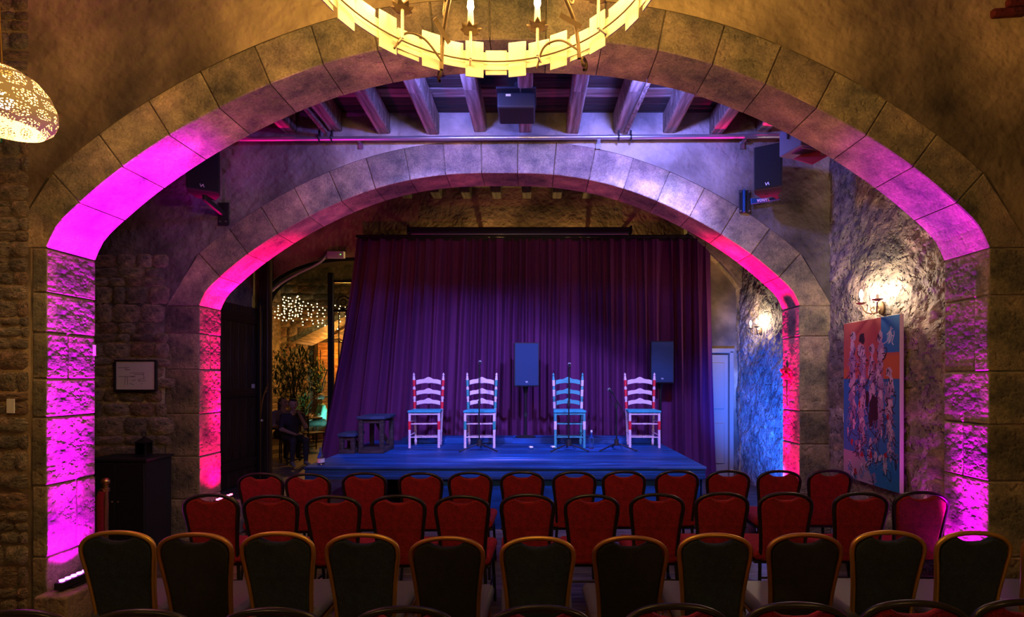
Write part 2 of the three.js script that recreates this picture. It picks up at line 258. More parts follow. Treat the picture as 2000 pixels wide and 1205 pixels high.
// ---------------------------------------------------------------- banquet chairs
function chairProto(frameMat, clothMat, seatMat = clothMat) {
  const c = new THREE.Group(), tilt = -0.13; // backrest leans towards the audience (+z)
  const lean = (x, y, z = 0) => [x, y, 0.17 + (y - 0.45) * 0.16 + z];
  const outline = [[0.148, 0.40], [0.150, 0.50], [0.158, 0.62], [0.172, 0.74], [0.181, 0.81], [0.176, 0.855], [0.145, 0.888], [0.09, 0.910], [0.03, 0.9185]];
  const loop = [...outline.map(p => V(...lean(p[0], p[1]))), ...outline.slice().reverse().map(p => V(...lean(-p[0], p[1])))];
  const fr = new THREE.TubeGeometry(new THREE.CatmullRomCurve3(loop, false, 'centripetal'), 72, 0.0125, 8);
  part('back_frame', fr, frameMat, c);
  const pad = [[-0.137, 0.42], [0.137, 0.42], [0.146, 0.60], [0.160, 0.74], [0.168, 0.81], [0.163, 0.85], [0.138, 0.879], [0.108, 0.893], [0.088, 0.895], [0.070, 0.884], [0.045, 0.872], [0, 0.868]];
  const full = [...pad, ...pad.slice(2, -1).reverse().map(p => [-p[0], p[1]])];
  const sh = extr(full, 0.045, 0.014, 3); disp(sh, (x, y, z) => [x, y, 0.17 + (y - 0.45) * 0.16 - 0.004 + z * (z < 0 ? 1.3 : 0.8)]);
  part('backrest', uvBox(sh), clothMat, c);
  const seat = disp(new RoundedBoxGeometry(0.40, 0.075, 0.43, 4, 0.035), (x, y, z) => [x * (1 + (z < 0 ? 0.04 : -0.06)), y + (y > 0 ? 0.012 * (1 - (x * x + z * z) * 12) : 0), z]);
  part('seat', uvBox(seat), seatMat, c, [0, 0.455, -0.03]);
  part('seat_frame', rb(0.38, 0.02, 0.39, 0.008, 0, 0.408, -0.03), frameMat, c);
  for (const s of [-1, 1]) {
    part('leg', tube([[s * 0.17, 0.41, -0.20], [s * 0.182, 0.2, -0.215], [s * 0.19, 0.0, -0.225]], 0.0125, 8, 8), frameMat, c);
    part('leg', tube([lean(s * 0.148, 0.41), [s * 0.155, 0.28, 0.175], [s * 0.165, 0, 0.235]], 0.0125, 10, 8), frameMat, c);
    part('stretcher', rod([s * 0.18, 0.2, -0.215], [s * 0.158, 0.2, 0.19], 0.008, 8), frameMat, c);
  }
  part('stretcher', rod([-0.15, 0.3, 0.172], [0.15, 0.3, 0.172], 0.008, 8), frameMat, c);
  return c;
}
const redChair = chairProto(M.frameBlack, M.redCloth), goldChair = chairProto(M.gilt, M.greenCloth, std([0.10, 0.11, 0.15], 0.42, { bumpMap: clothBump, bumpScale: 0.0006 })), bronzeChair = chairProto(std([0.42, 0.20, 0.06], 0.42, { metalness: 0.8 }), std([0.018, 0.020, 0.022], 0.95, { map: speckMap, bumpMap: clothBump, bumpScale: 0.001 }), std([0.10, 0.11, 0.15], 0.42));
const endLabels = {
  'red chairs in the row before the stage': ['red banquet chair at the gateway end of the row before the stage', 'red banquet chair nearest the painting in the row before the stage'],
  'red chairs in the second row from the stage': ['red banquet chair beside the pink-lit second left pier', 'red banquet chair against the magenta-lit nearest right pier'],
  'gold-framed chairs in the third row from the stage': ['gold-framed banquet chair beside the glowing magenta light bar', null] };
function putChair(proto, name, label, group, px, topY, turn) {
  const Z = F * (EYE - 0.93) / (topY - VY), o = proto.clone(); o.name = numbered(name);
  const x = (px - VX) * Z / F; o.rotation.y = turn; o.position.set(x - 0.245 * Math.sin(turn), 0, -Z - 0.245 * Math.cos(turn));
  o.userData = { label, category: 'chair', group }; scene.add(o);
}
const rows = [
  [redChair, 'red_banquet_chair', 'red upholstered banquet chair with black frame in the row directly before the stage', 'red chairs in the row before the stage',
    [[508, 923], [600, 924], [711, 922], [821, 922], [918, 921], [1020, 920], [1122, 920], [1219, 919], [1323, 918], [1423, 918], [1523, 918], [1622, 917]]],
  [redChair, 'red_banquet_chair', 'red upholstered banquet chair with black frame in the row before the gold-framed chairs', 'red chairs in the second row from the stage',
    [[410, 964], [527, 966], [649, 967], [777, 966], [902, 967], [1030, 964], [1156, 965], [1284, 963], [1411, 961], [1536, 961], [1683, 961], [1801, 959]]],
  [goldChair, 'gold_banquet_chair', 'gold-framed banquet chair with dark green upholstered back', 'gold-framed chairs in the third row from the stage',
    [[226, 1036], [378, 1040], [540, 1038], [706, 1041], [872, 1047], [1050, 1047], [1232, 1046], [1398, 1041], [1574, 1041], [1738, 1036], [1905, 1037], [2078, 1036]]],
  [redChair, 'red_banquet_chair', 'red banquet chair with black frame behind the gold-framed row, only its top rim showing', 'red chairs in the fourth row from the stage',
    [[28, 1192], [272, 1190], [527, 1187], [788, 1184], [1056, 1182], [1322, 1178], [1560, 1176], [1790, 1172], [2012, 1170]]],
];
for (const [proto, name, label, group, list] of rows) list.forEach(([px, y], i) => proto === goldChair && [1, 4, 6, 8].includes(i) ? putChair(bronzeChair, 'bronze_banquet_chair', 'bronze-framed banquet chair with black upholstered back among the gold-framed chairs', 'bronze-framed chairs in the third row from the stage', px, y, (px - VX) / 955 * -0.07) : putChair(proto, name, endLabels[group]?.[i === 0 ? 0 : i === list.length - 1 ? 1 : 2] ?? label, group, px, y, (px - VX) / 955 * -0.07 + rr(-0.016, 0.016)));

// ---------------------------------------------------------------- stage
const ST = 0.72, stageX0 = -2.63, stageX1 = 1.95, stageZ0 = 5.58, stageZ1 = 8.0;
let stagePaint;
const stageMap = tex(1024, (u, v) => { const a = fbm(u * 0.5, v, 12, 5, 201), b = fbm(u * 0.12, v, 64, 3, 205), sc = fbm(u * 0.2, v, 40, 4, 209);
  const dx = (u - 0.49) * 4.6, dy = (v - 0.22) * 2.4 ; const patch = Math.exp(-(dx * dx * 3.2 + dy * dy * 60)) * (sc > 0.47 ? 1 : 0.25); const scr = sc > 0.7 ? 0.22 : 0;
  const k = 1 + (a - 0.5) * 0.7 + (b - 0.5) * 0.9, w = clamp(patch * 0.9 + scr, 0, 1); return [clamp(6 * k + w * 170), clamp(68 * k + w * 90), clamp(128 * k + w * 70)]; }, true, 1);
{
  const t = thing('stage', 'low blue painted wooden stage with a panelled front', 'stage', [(stageX0 + stageX1) / 2, 0, -(stageZ0 + stageZ1) / 2]), w = stageX1 - stageX0, d = stageZ1 - stageZ0;
  const paint = std([1, 1, 1], 0.5, { map: stageMap, bumpMap: woodBump, bumpScale: 0.002 });
  const sideMap = stageMap.clone(); sideMap.repeat.set(0.35, 0.12); sideMap.offset.set(0.1, 0.55); sideMap.needsUpdate = true; const side = std([1, 1, 1], 0.5, { map: sideMap, bumpMap: woodBump, bumpScale: 0.002 }); stagePaint = side;
  const top = new RoundedBoxGeometry(w, 0.03, d, 2, 0.006); { const p = top.attributes.position, uv = top.attributes.uv; for (let i = 0; i < p.count; i++) uv.setXY(i, p.getX(i) / w + 0.5, 0.5 - p.getZ(i) / d); }
  part('deck', top, paint, t, [0, ST - 0.015, 0]);
  part('front_fascia', rb(w - 0.02, 0.115, 0.04, 0.004), side, t, [0, ST - 0.088, d / 2 - 0.03]);
  for (const s of [-1, 1]) part('side_fascia', rb(0.04, 0.115, d - 0.08, 0.004), side, t, [s * (w / 2 - 0.03), ST - 0.088, 0]);
  const px0 = -1.07 - (stageX0 + stageX1) / 2; for (let k = 0; k < 3; k++) { const pw = (w / 2 - 0.03 - px0) / 3; part('front_panel', rb(pw - 0.006, ST - 0.15, 0.02, 0.003), side, t, [px0 + (k + 0.5) * pw, (ST - 0.15) / 2, d / 2 - 0.06]); }
  part('side_panel', rb(0.02, ST - 0.15, d - 0.1, 0.003), side, t, [w / 2 - 0.05, (ST - 0.15) / 2, 0]);
  part('back_panel', bx(w - 0.1, ST - 0.15, 0.02), M.void, t, [0, (ST - 0.15) / 2, -d / 2 + 0.06]);
  for (const x of [-w / 2 + 0.1, -w / 4, 0.1]) part('leg', rb(0.07, ST - 0.03, 0.07, 0.005), M.black, t, [x, (ST - 0.03) / 2, d / 2 - 0.3]);
  solo('stage_riser', uvBox(rb(4.0, 0.085, 0.4, 0.006, 0, 0.0425, 0)), stagePaint, 'low blue riser along the back of the stage', 'riser', [-0.06, ST, -7.78]);
}

// ---------------------------------------------------------------- curtain
{
  const z0 = 8.38, top = 4.10, nx = 620, ny = 36, pos = [], idx = [], fold = [];
  let ph = 0; for (let i = 0; i <= nx; i++) { const u = i / nx; ph += 0.27 * (0.4 + 1.6 * vn(u * 37, 1, 64, 301)); fold.push(ph); }
  for (let j = 0; j <= ny; j++) for (let i = 0; i <= nx; i++) { const u = i / nx, v = j / ny;
    const flare = Math.pow(v, 1.25), xt = -3.04 + u * 6.02, xb = xt - 0.72 * Math.pow(1 - u, 5) + 0.08 * Math.pow(u, 4);
    const x = xt + (xb - xt) * flare, a = (0.03 + 0.07 * vn(u * 41, 3 + v * 0.6, 64, 305)) * (0.5 + 0.5 * Math.min(1, v * 3)), f = fold[i] + 0.8 * vn(u * 20, v * 2.5, 64, 307);
    const y = top - v * (top - 0.02);
    pos.push(x + 0.022 * Math.cos(f) * (0.4 + v), y, -z0 + a * (Math.sin(f) + 0.38 * Math.sin(2.3 * f + 5 * vn(u * 9, v, 64, 309))) + 0.02 * vn(u * 60 + v * 2, v * 3, 128, 311) ); }
  for (let j = 0; j < ny; j++) for (let i = 0; i < nx; i++) { const a = j * (nx + 1) + i, b = a + 1, c = a + nx + 1, d = c + 1; idx.push(a, c, b, b, c, d); }
  const g = new THREE.BufferGeometry(); g.setAttribute('position', new THREE.Float32BufferAttribute(pos, 3)); g.setIndex(idx); g.computeVertexNormals();
  const uv = []; for (let j = 0; j <= ny; j++) for (let i = 0; i <= nx; i++) uv.push(i / nx * 8, j / ny * 4); g.setAttribute('uv', new THREE.Float32BufferAttribute(uv, 2));
  const cur = thing('stage_curtain', 'tall dark red velvet curtain hanging in folds behind the stage', 'curtain');
  const cm = new THREE.MeshPhysicalMaterial({ roughness: 0.85, side: THREE.DoubleSide, sheen: 0.35, sheenRoughness: 0.4 }); cm.color.setRGB(0.12, 0.013, 0.095); cm.sheenColor = new THREE.Color().setRGB(0.25, 0.05, 0.2);
  part('drape', g, cm, cur);
  part('heading_tape', bx(6.04, 0.05, 0.012, 0, 4.10, -z0), M.black, cur);
  part('track', rb(6.1, 0.045, 0.05, 0.008, 0, 4.15, -z0), M.black, cur);
  for (const x of [-2.6, -0.9, 0.9, 2.6]) part('bracket', bx(0.05, 0.05, 0.22, x, 4.165, -z0 - 0.1), M.black, cur);
  const sc = thing('projection_screen', 'rolled-up projection screen in a long black case above the curtain', 'screen', [-0.26, 4.22, -8.29]);
  part('case', rb(3.72, 0.10, 0.10, 0.015), M.black, sc); for (const s of [-1, 1]) { part('end_cap', rb(0.04, 0.13, 0.12, 0.01), M.blackMetal, sc, [s * 1.87, 0.005, 0]); part('bracket', bx(0.03, 0.05, 0.26), M.blackMetal, sc, [s * 1.7, 0.02, -0.17]); }
  part('slat', rb(3.64, 0.018, 0.02, 0.004), M.steel, sc, [0, -0.06, 0.01]);
}

// bulkhead lamps on the back wall behind the curtain, whose light comes out over its top
for (const [x, l] of [[-0.75, 'left'], [0.85, 'right']]) { const t = thing('bulkhead_lamp', `small bulkhead lamp on the back wall behind the ${l} half of the curtain`, 'lamp', [x, 3.5, -8.585]); part('base', cyl(0.07, 0.07, 0.03).rotateX(Math.PI / 2), M.white, t); part('bulb', new THREE.SphereGeometry(0.035, 12, 8), glow([1, 0.7, 0.3], 3), t, [0, 0, 0.06]);
  const p = new THREE.PointLight(new THREE.Color().setRGB(1, 0.62, 0.2), 6.5, 0, 2); p.castShadow = true; p.shadow.radius = 1.6; p.position.set(x, 3.5, -8.525); p.name = 'bulkhead_light'; scene.add(p); }
// ---------------------------------------------------------------- painted ladder-back chairs on the stage
function ladderChair(postMat, bandMat, slatMat, seatMat, railMat) {
  const c = new THREE.Group();
  const turned = (h0, h1, n, r = 0.019) => { const pts = []; const H = h1 - h0; for (let k = 0; k <= 60; k++) { const t = k / 60; let rad = r; for (const q of n) { const d = Math.abs(t * H + h0 - q); if (d < 0.035) rad = r * (0.72 + 0.45 * Math.abs(Math.sin(d * 130))); } pts.push([rad, h0 + t * H]); } return lathe([[0, h0], ...pts, [0, h1]], 12); };
  for (const s of [-1, 1]) {
    const fp = part('front_leg', turned(0, 0.52, [0.06, 0.24, 0.42]), postMat, c, [s * 0.208, 0, 0.18]);
    part('painted_band', cyl(0.0215, 0.0215, 0.12, 0, 0.33, 0), bandMat, fp);
    const bp = part('back_post', turned(0, 1.04, [0.06, 0.24, 0.7, 0.86, 1.0]), postMat, c, [s * 0.185, 0, -0.18], [-0.05, 0, s * -0.035]);
    part('finial', lathe([[0, 0], [0.012, 0.002], [0.009, 0.012], [0.018, 0.026], [0.017, 0.036], [0.006, 0.046], [0.009, 0.053], [0, 0.06]], 12), postMat, bp, [0, 1.035, 0]);
    for (const [y, h] of [[0.60, 0.10], [0.785, 0.10], [0.935, 0.09]]) part('painted_band', cyl(0.0215, 0.0215, h, 0, y, 0), bandMat, bp);
  }
  for (const y of [0.64, 0.79, 0.95]) { const k = y > 0.9 ? 1.15 : 1, hw = 0.175 + (y - 0.6) * 0.03;
    const up = [], lo = []; for (let i = 0; i <= 24; i++) { const t = i / 24 * 2 - 1, a = Math.abs(t); up.push([t * hw, (0.026 + 0.036 * Math.exp(-a * a * 4.5) + 0.005 * Math.cos(a * 9)) * k]); lo.push([t * hw, -0.042 + 0.028 * (1 - a * a) - 0.006 * Math.exp(-a * a * 60)]); }
    const sl = part('slat', extr([...lo, ...up.reverse()], 0.02, 0.004), slatMat, c, [0, y, -0.18 - y * 0.05 + 0.004], [-0.05, 0, 0]);
    const ros = []; for (let q = 0; q < 5; q++) ros.push(new THREE.TorusGeometry(0.010, 0.003, 5, 10).translate(Math.cos(q * 1.257) * 0.014, 0.022 + Math.sin(q * 1.257) * 0.012, 0.012));
    for (const s of [-1, 1]) ros.push(tube([[s * 0.03, 0.02, 0.011], [s * 0.06, 0.03, 0.011], [s * 0.09, 0.012, 0.011]], 0.003, 8, 5));
    part('carved_rosette', merge(ros), slatMat, sl); }
  const seat = disp(new RoundedBoxGeometry(0.47, 0.035, 0.42, 3, 0.016), (x, y, z) => [x * (z < 0 ? 0.92 : 1.0), y - (y > 0 ? 0.012 * (1 - (x * x + z * z) * 14) : 0), z]);
  part('seat', uvBox(seat), seatMat, c, [0, 0.525, 0.0]);
  part('seat_rail', rod([-0.2, 0.49, 0.18], [0.2, 0.49, 0.18], 0.014, 10), railMat, c);
  for (const y of [0.16, 0.35]) { const st = lathe([[0, -0.2], [0.007, -0.2], [0.011, -0.1], [0.008, -0.03], [0.015, -0.015], [0.009, 0], [0.015, 0.015], [0.008, 0.03], [0.011, 0.1], [0.007, 0.2], [0, 0.2]], 10).rotateZ(Math.PI / 2);
    part('stretcher', st, railMat, c, [0, y, 0.18]); part('stretcher', st.clone().scale(0.9, 1, 1), railMat, c, [0, y - 0.02, -0.185]); for (const s of [-1, 1]) part('stretcher', rod([s * 0.206, y + 0.03, 0.18], [s * 0.188, y + 0.03, -0.185], 0.009, 8), railMat, c); }
  return c;
}
{
  const pale = std([0.80, 0.62, 0.70], 0.5), red = std([0.72, 0.015, 0.04], 0.5), green = std([0.03, 0.30, 0.27], 0.5), seatM = std([0.03, 0.36, 0.44], 0.9, { bumpMap: clothBump, bumpScale: 0.002 }), greenSlat = std([0.05, 0.34, 0.34], 0.5);
  const A = ladderChair(pale, red, pale, seatM, pale), B = ladderChair(pale, green, pale, seatM, pale), C = ladderChair(greenSlat, pale, greenSlat, seatM, greenSlat);
  const put = (o, px, turn, name, label) => { o.name = numbered(name); o.userData = { label, category: 'chair', group: 'painted ladder-back chairs on the stage' }; o.position.set((px - VX) / 136 , ST + 0.003, -7.24); o.rotation.y = turn; scene.add(o); };
  put(A, 827, 0.06, 'ladder_back_chair', 'white ladder-back chair with red bands beside the wooden steps');
  put(B, 936, 0.03, 'ladder_back_chair', 'white ladder-back chair with green bands behind a microphone stand');
  put(C, 1113, 0, 'ladder_back_chair', 'green ladder-back chair with white bands behind a microphone stand');
  put(A.clone(), 1260, -0.04, 'ladder_back_chair', 'white ladder-back chair with red bands before the speaker, beside the boom stand');
}

// ---------------------------------------------------------------- microphones, speakers, small things on stage
function micStand(px, Z, micY, label, boom) {
  const t = thing('microphone_stand', label, 'microphone stand', [(px - VX) * Z / F, ST, -Z]);
  const H = micY - ST; part('pole', rod([0, 0.08, 0], [0, boom ? H - 0.16 : H - 0.03, 0], 0.0095), M.blackMetal, t);
  part('clutch', cyl(0.018, 0.018, 0.07, 0, boom ? 0.62 : 0.66, 0), M.black, t); part('hub', cyl(0.03, 0.035, 0.09, 0, 0.11, 0), M.black, t);
  for (let k = 0; k < 3; k++) { const a = k * 2.094 + 0.5; const lg = part('leg', rod([0, 0.1, 0], [Math.cos(a) * 0.29, 0.012, Math.sin(a) * 0.29], 0.009), M.blackMetal, t); part('rubber_foot', new THREE.SphereGeometry(0.014, 8, 6), M.black, lg, [Math.cos(a) * 0.29, 0.014, Math.sin(a) * 0.29]); }
  const o = boom ? V(-0.09, H, 0.03) : V(0.01, H, 0.02);
  if (boom) part('boom', rod([0.12, H - 0.34, 0], [-0.07, H - 0.01, 0.02], 0.007), M.blackMetal, t);
  const mic = part('microphone', lathe([[0, -0.09], [0.010, -0.09], [0.013, 0], [0.018, 0.03], [0.02, 0.03], [0, 0.03]], 14), M.black, t, [o.x, o.y, o.z], [-1.2, 0, boom ? 0.3 : 0]);
  part('grille', new THREE.SphereGeometry(0.026, 16, 12), std([0.35, 0.36, 0.4], 0.4, { metalness: 0.7, bumpMap: clothBump, bumpScale: 0.002 }), mic, [0, 0.045, 0]);
  part('cable', tube([[o.x, o.y - 0.08, o.z - 0.07], [0.015, H * 0.6, -0.02], [-0.014, H * 0.35, 0.012], [0.016, 0.12, 0], [0.1, 0.008, -0.1]], 0.004, 30, 6), M.black, t);
}
micStand(936, 6.86, 1.94, 'tall microphone stand before the white chair with green bands');
micStand(1111, 6.86, 1.91, 'tall microphone stand before the green chair');
micStand(1204, 6.9, 1.555, 'shorter boom microphone stand between the green chair and the last chair', true);
function paSpeaker(name, label, w, h, d, pos, turn, tiltX, stand) {
  const t = thing(name, label, 'loudspeaker', pos, turn);
  const body = new THREE.Group();
  const hw = w / 2, outline = [[-hw, d / 2], [hw, d / 2], [hw, d * 0.1], [hw * 0.62, -d / 2], [-hw * 0.62, -d / 2], [-hw, d * 0.1]];
  const cab = part('cabinet', extr(outline, h, 0.012, 2).rotateX(Math.PI / 2), M.black, t, [0, h / 2, 0], [tiltX, 0, 0]);
  part('grille', rb(w * 0.94, h * 0.95, 0.012, 0.012), stand ? std([0.004, 0.038, 0.11], 0.65, { bumpMap: clothBump, bumpScale: 0.003 }) : std([0.008, 0.009, 0.011], 0.95, { bumpMap: clothBump, bumpScale: 0.002 }), cab, [0, 0, d / 2 + 0.004]);  // on stands, the blue stage light is put into the black grille colour
  const lg = []; for (const [x, y, l, a] of [[-0.012, 0, 0.03, 0.3], [0.0, 0, 0.026, -0.5], [0.012, 0, 0.03, 0.3]]) lg.push(bx(0.006, l, 0.003).rotateZ(a).translate(x, y, 0));
  part('badge', merge(lg), std([0.85, 0.88, 1.0], 0.3, { metalness: 0.3 }), cab, [stand ? 0 : w * -0.02, -h * 0.39, d / 2 + 0.012], null, 'small silver emblem');
  return [t, cab];
}
{
  const [a] = paSpeaker('stand_loudspeaker', 'loudspeaker with blue stage light painted into its black grille on a stand between the middle stage chairs', 0.38, 0.68, 0.36, [-0.15, 1.60, -7.74], 0.12, 0, true);
  const mk = (x, z, y0, y1, label, plate) => { const s = thing('speaker_stand', label, 'speaker stand', [x, y0, z]); part('pole', rod([0, 0.02, 0], [0, y1 - y0 - 0.1, 0], 0.018), M.blackMetal, s); part('socket', cyl(0.045, 0.03, 0.1, 0, y1 - y0 - 0.05, 0), M.black, s); part('collar', cyl(0.03, 0.03, 0.06, 0, 0.35, 0), M.black, s);
    if (plate) part('base_plate', lathe([[0, 0], [0.16, 0], [0.16, 0.012], [0.03, 0.03], [0, 0.03]], 24), M.black, s); else for (let k = 0; k < 3; k++) { const q = k * 2.094 + 0.5; part('leg', rod([0, 0.3, 0], [Math.cos(q) * 0.2, 0.012, Math.sin(q) * 0.2 ], 0.011), M.blackMetal, s); } return s; };
  mk(-0.15, -7.74, ST + 0.085, 1.60, 'black stand carrying the loudspeaker between the middle stage chairs', true);
  paSpeaker('stand_loudspeaker', 'loudspeaker with blue stage light painted into its black grille on a stand behind the last white chair', 0.36, 0.68, 0.34, [2.06, 1.65, -8.06], -0.1, 0, true);
  mk(2.06, -8.06 - 0.02, 0, 1.65, 'black stand beside the stage carrying the loudspeaker behind the last white chair', true);
}
{ // open timber steps at the left of the stage
  const blueTop = std([0.05, 0.14, 0.36], 0.6, { map: woodMap, bumpMap: woodBump, bumpScale: 0.004 }), wd = std([0.10, 0.075, 0.09], 0.7, { map: woodMap, bumpMap: woodBump, bumpScale: 0.004 });
  const frame = (name, label, x0, x1, z0, z1, h) => { const t = thing(name, label, 'stool', [(x0 + x1) / 2, ST, -(z0 + z1) / 2]), w = x1 - x0, d = z1 - z0;
    part('top', uvBox(rb(w + 0.03, 0.045, d + 0.03, 0.008)), blueTop, t, [0, h - 0.022, 0]); part('base', uvBox(rb(w, 0.05, d, 0.006)), wd, t, [0, 0.025, 0]);
    for (const sx of [-1, 1]) for (const sz of [-1, 1]) part('leg', uvBox(rb(0.055, h - 0.09, 0.055, 0.006)), wd, t, [sx * (w / 2 - 0.03), 0.05 + (h - 0.09) / 2, sz * (d / 2 - 0.03)]);
    for (const sz of [-1, 1]) part('apron', uvBox(rb(w - 0.1, 0.05, 0.03, 0.004)), wd, t, [0, h - 0.07, sz * (d / 2 - 0.03)]);
    part('brace', uvBox(rb(0.05, h - 0.1, 0.02, 0.004)), wd, t, [0, h / 2, -d / 2 + 0.03], [0, 0, 0.5]); };
  frame('timber_stool', 'tall open timber stool with blue top on the stage', -2.37, -2.03, 6.58, 7.08, 0.50);
  frame('timber_stool', 'low open timber stool against the taller one on the stage', -2.62, -2.41, 6.56, 6.9, 0.27);
}
{ // bottle, carafe, flowers
  const b = thing('swing_top_bottle', 'clear swing-top bottle of water on the stage beside the green chair', 'bottle', [0.81, ST, -7.05]);
  part('body', lathe([[0, 0], [0.036, 0], [0.038, 0.01], [0.038, 0.14], [0.03, 0.17], [0.014, 0.2], [0.013, 0.235], [0, 0.235]], 20), M.glass, b); part('stopper', cyl(0.014, 0.014, 0.03, 0, 0.25, 0), M.white, b); part('wire', new THREE.TorusGeometry(0.016, 0.002, 6, 16).rotateX(Math.PI / 2).translate(0, 0.215, 0), M.steel, b);
  const c = thing('water_bottle', 'small clear bottle with pale label at the left corner of the stage', 'bottle', [-2.5, ST, -5.74]);
  part('body', lathe([[0, 0], [0.037, 0], [0.04, 0.01], [0.04, 0.09], [0.03, 0.12], [0.016, 0.15], [0.015, 0.2], [0, 0.2]], 20), M.glass, c); part('label', new THREE.CylinderGeometry(0.0405, 0.0405, 0.045, 20, 1, true).translate(0, 0.05, 0), M.white, c);
  for (const [px, Z, l] of [[1036, 6.98, 'white rose lying on the stage in front of the loudspeaker stand'], [1079, 7.02, 'white rose lying on the stage against the green chair']]) { const f = thing('white_rose', l, 'flower', [(px - VX) * Z / F, ST, -Z]);
    const pet = std([0.85, 0.8, 0.82], 0.8, { side: THREE.DoubleSide }); for (let k = 0; k < 9; k++) { const a = k * 2.4, r = 0.008 + k * 0.0022; part('petal', new THREE.SphereGeometry(0.02, 8, 6, 0, 2.2, 0.3, 1.6).rotateX(-0.4).rotateY(a).translate(Math.cos(a) * r, 0.026, Math.sin(a) * r), pet, f); }
    part('stem', tube([[0, 0.02, 0], [0.04, 0.01, 0.02], [0.12, 0.006, 0.03]], 0.003, 10, 6), std([0.04, 0.12, 0.03], 0.8), f); }
}

// ---------------------------------------------------------------- LED lamps
function ledBar(pos, dir, label, rgb, cd, len = 0.24, cone = 0.27, along = 'z', n = 6, zq = [-0.4, -0.05]) {
  const t = thing('light_bar', label, 'stage light', pos); const rot = along === 'z' ? [0, 0, 0] : [0, Math.PI / 2, 0];
  const b = part('housing', rb(0.06, 0.05, len + 0.03, 0.008), M.black, t, null, rot); part('foot', rb(0.09, 0.012, len * 0.6, 0.004), M.blackMetal, t, [0, -0.03, 0], rot);
  const col = rgb.map(x => x + 0.12), lm = glow(col, 6);
  for (let k = 0; k < n; k++) part('light_lens', cyl(0.017, 0.014, 0.014, 0, 0.031, (k / (n - 1) - 0.5) * (len - 0.03)), lm, b);
  for (const q of zq) { const s = new THREE.SpotLight(new THREE.Color().setRGB(...rgb), cd / 2, 0, cone, 1, 2); s.castShadow = true; s.shadow.radius = 2; const o = along === 'z' ? [0, 0.05, q * len] : [q * len, 0.05, 0];
    s.position.set(pos[0] + o[0], pos[1] + o[1], pos[2] + o[2]); s.target.position.set(s.position.x + dir[0], s.position.y + dir[1], s.position.z + dir[2]); s.name = 'bar_light'; scene.add(s, s.target); }
  const w = new THREE.SpotLight(new THREE.Color().setRGB(...rgb), cd * 0.028, 0, 1.1, 1, 2); w.castShadow = true; w.shadow.radius = 2; w.position.set(pos[0], pos[1] + 0.055, pos[2] - 0.05); w.target.position.set(pos[0] + dir[0], pos[1] + 1, pos[2]); w.name = 'bar_spill_light'; scene.add(w, w.target);
}
const plinth = (x, z, h, w, d, label) => solo('stone_plinth', uvBox(rb(w, h, d, 0.02, 0, h / 2, 0)), M.rough[1], label, 'plinth', [x, 0, z]);
plinth(-3.165, -3.42, 0.30, 0.22, 0.44, 'stone plinth under the light bar at the nearest left pier');
ledBar([-3.17, 0.337, -3.40], [0.035, 1, 0], 'glowing magenta LED light bar at the foot of the nearest left pier', L.barFront[1], L.barFront[0]);
plinth(2.995, -3.48, 0.30, 0.1, 0.36, 'stone plinth at the nearest right pier behind the chairs');
ledBar([2.995, 0.337, -3.48], [-0.035, 1, 0], 'magenta LED light bar at the foot of the nearest right pier', L.barFront[1], L.barFront[0] * 0.33, 0.24, 0.27, 'z', 6, [0.35, 0.1]);
plinth(-3.40, -5.36, 0.36, 0.26, 0.4, 'stone plinth under the light bar at the second left pier');
ledBar([-3.40, 0.397, -5.38], [0.035, 1, -0.06], 'glowing pink LED light bar at the foot of the second left pier', L.barBack[1], L.barBack[0], 0.26);
plinth(2.67, -5.36, 0.30, 0.22, 0.34, 'stone plinth at the second right pier behind the chairs');
ledBar([2.67, 0.337, -5.36], [-0.035, 1, -0.06], 'pink LED light bar at the foot of the second right pier', L.barBack[1], L.barBack[0] * 0.9, 0.24);
function parCan(pos, aim, label, rgb, cd, cone, pen, floor) {
  const t = thing('par_lamp', label, 'stage light', pos); const d = V(...aim).sub(V(...pos)).normalize(), q = new THREE.Quaternion().setFromUnitVectors(V(0, 1, 0), d);
  const c = part('can', lathe([[0, -0.16], [0.05, -0.16], [0.075, -0.12], [0.08, 0.03], [0.085, 0.05], [0.078, 0.05], [0.07, 0.0], [0, 0.0]], 20), M.black, t); c.quaternion.copy(q);
  part('light_lens', cyl(0.069, 0.069, 0.006, 0, 0.012, 0, 20), glow(rgb.map(x => x + 0.1), 3), c);
  part('yoke', tube(floor ? [[-0.1, 0, 0], [-0.1, -0.12, 0], [0, -0.145, 0], [0.1, -0.12, 0], [0.1, 0, 0]] : [[-0.1, 0, 0], [-0.1, 0.08, 0], [0, 0.1, 0], [0.1, 0.08, 0], [0.1, 0, 0]], 0.008, 20, 6), M.blackMetal, t);
  const s = new THREE.SpotLight(new THREE.Color().setRGB(...rgb), cd, 0, cone, pen, 2); s.castShadow = true; s.shadow.radius = 3.4; s.position.set(...pos).addScaledVector(d, 0.075); s.target.position.set(...aim); s.name = 'par_light'; scene.add(s, s.target);
}
parCan([-1.15, 4.2, -3.86], [-0.9, 0.95, -7.5], 'lavender par lamp hung from the beams left of the projector', L.stageSpot[1], L.stageSpot[0], 0.6, 0.95);
parCan([1.35, 4.2, -3.86], [0.7, 0.95, -7.5], 'lavender par lamp hung from the beams right of the projector', L.stageSpot[1], L.stageSpot[0], 0.6, 0.95);
parCan([0.95, 4.16, -3.8], [0.95, 3.75, -5.2], 'blue flood lamp hung under the beams right of the projector', L.wash[1], L.wash[0], 1.5, 0.9);
parCan([-0.75, 4.16, -3.8], [-0.75, 3.75, -5.2], 'blue flood lamp hung under the beams left of the projector', L.wash[1], L.wash[0] * 0.6, 1.5, 0.9);
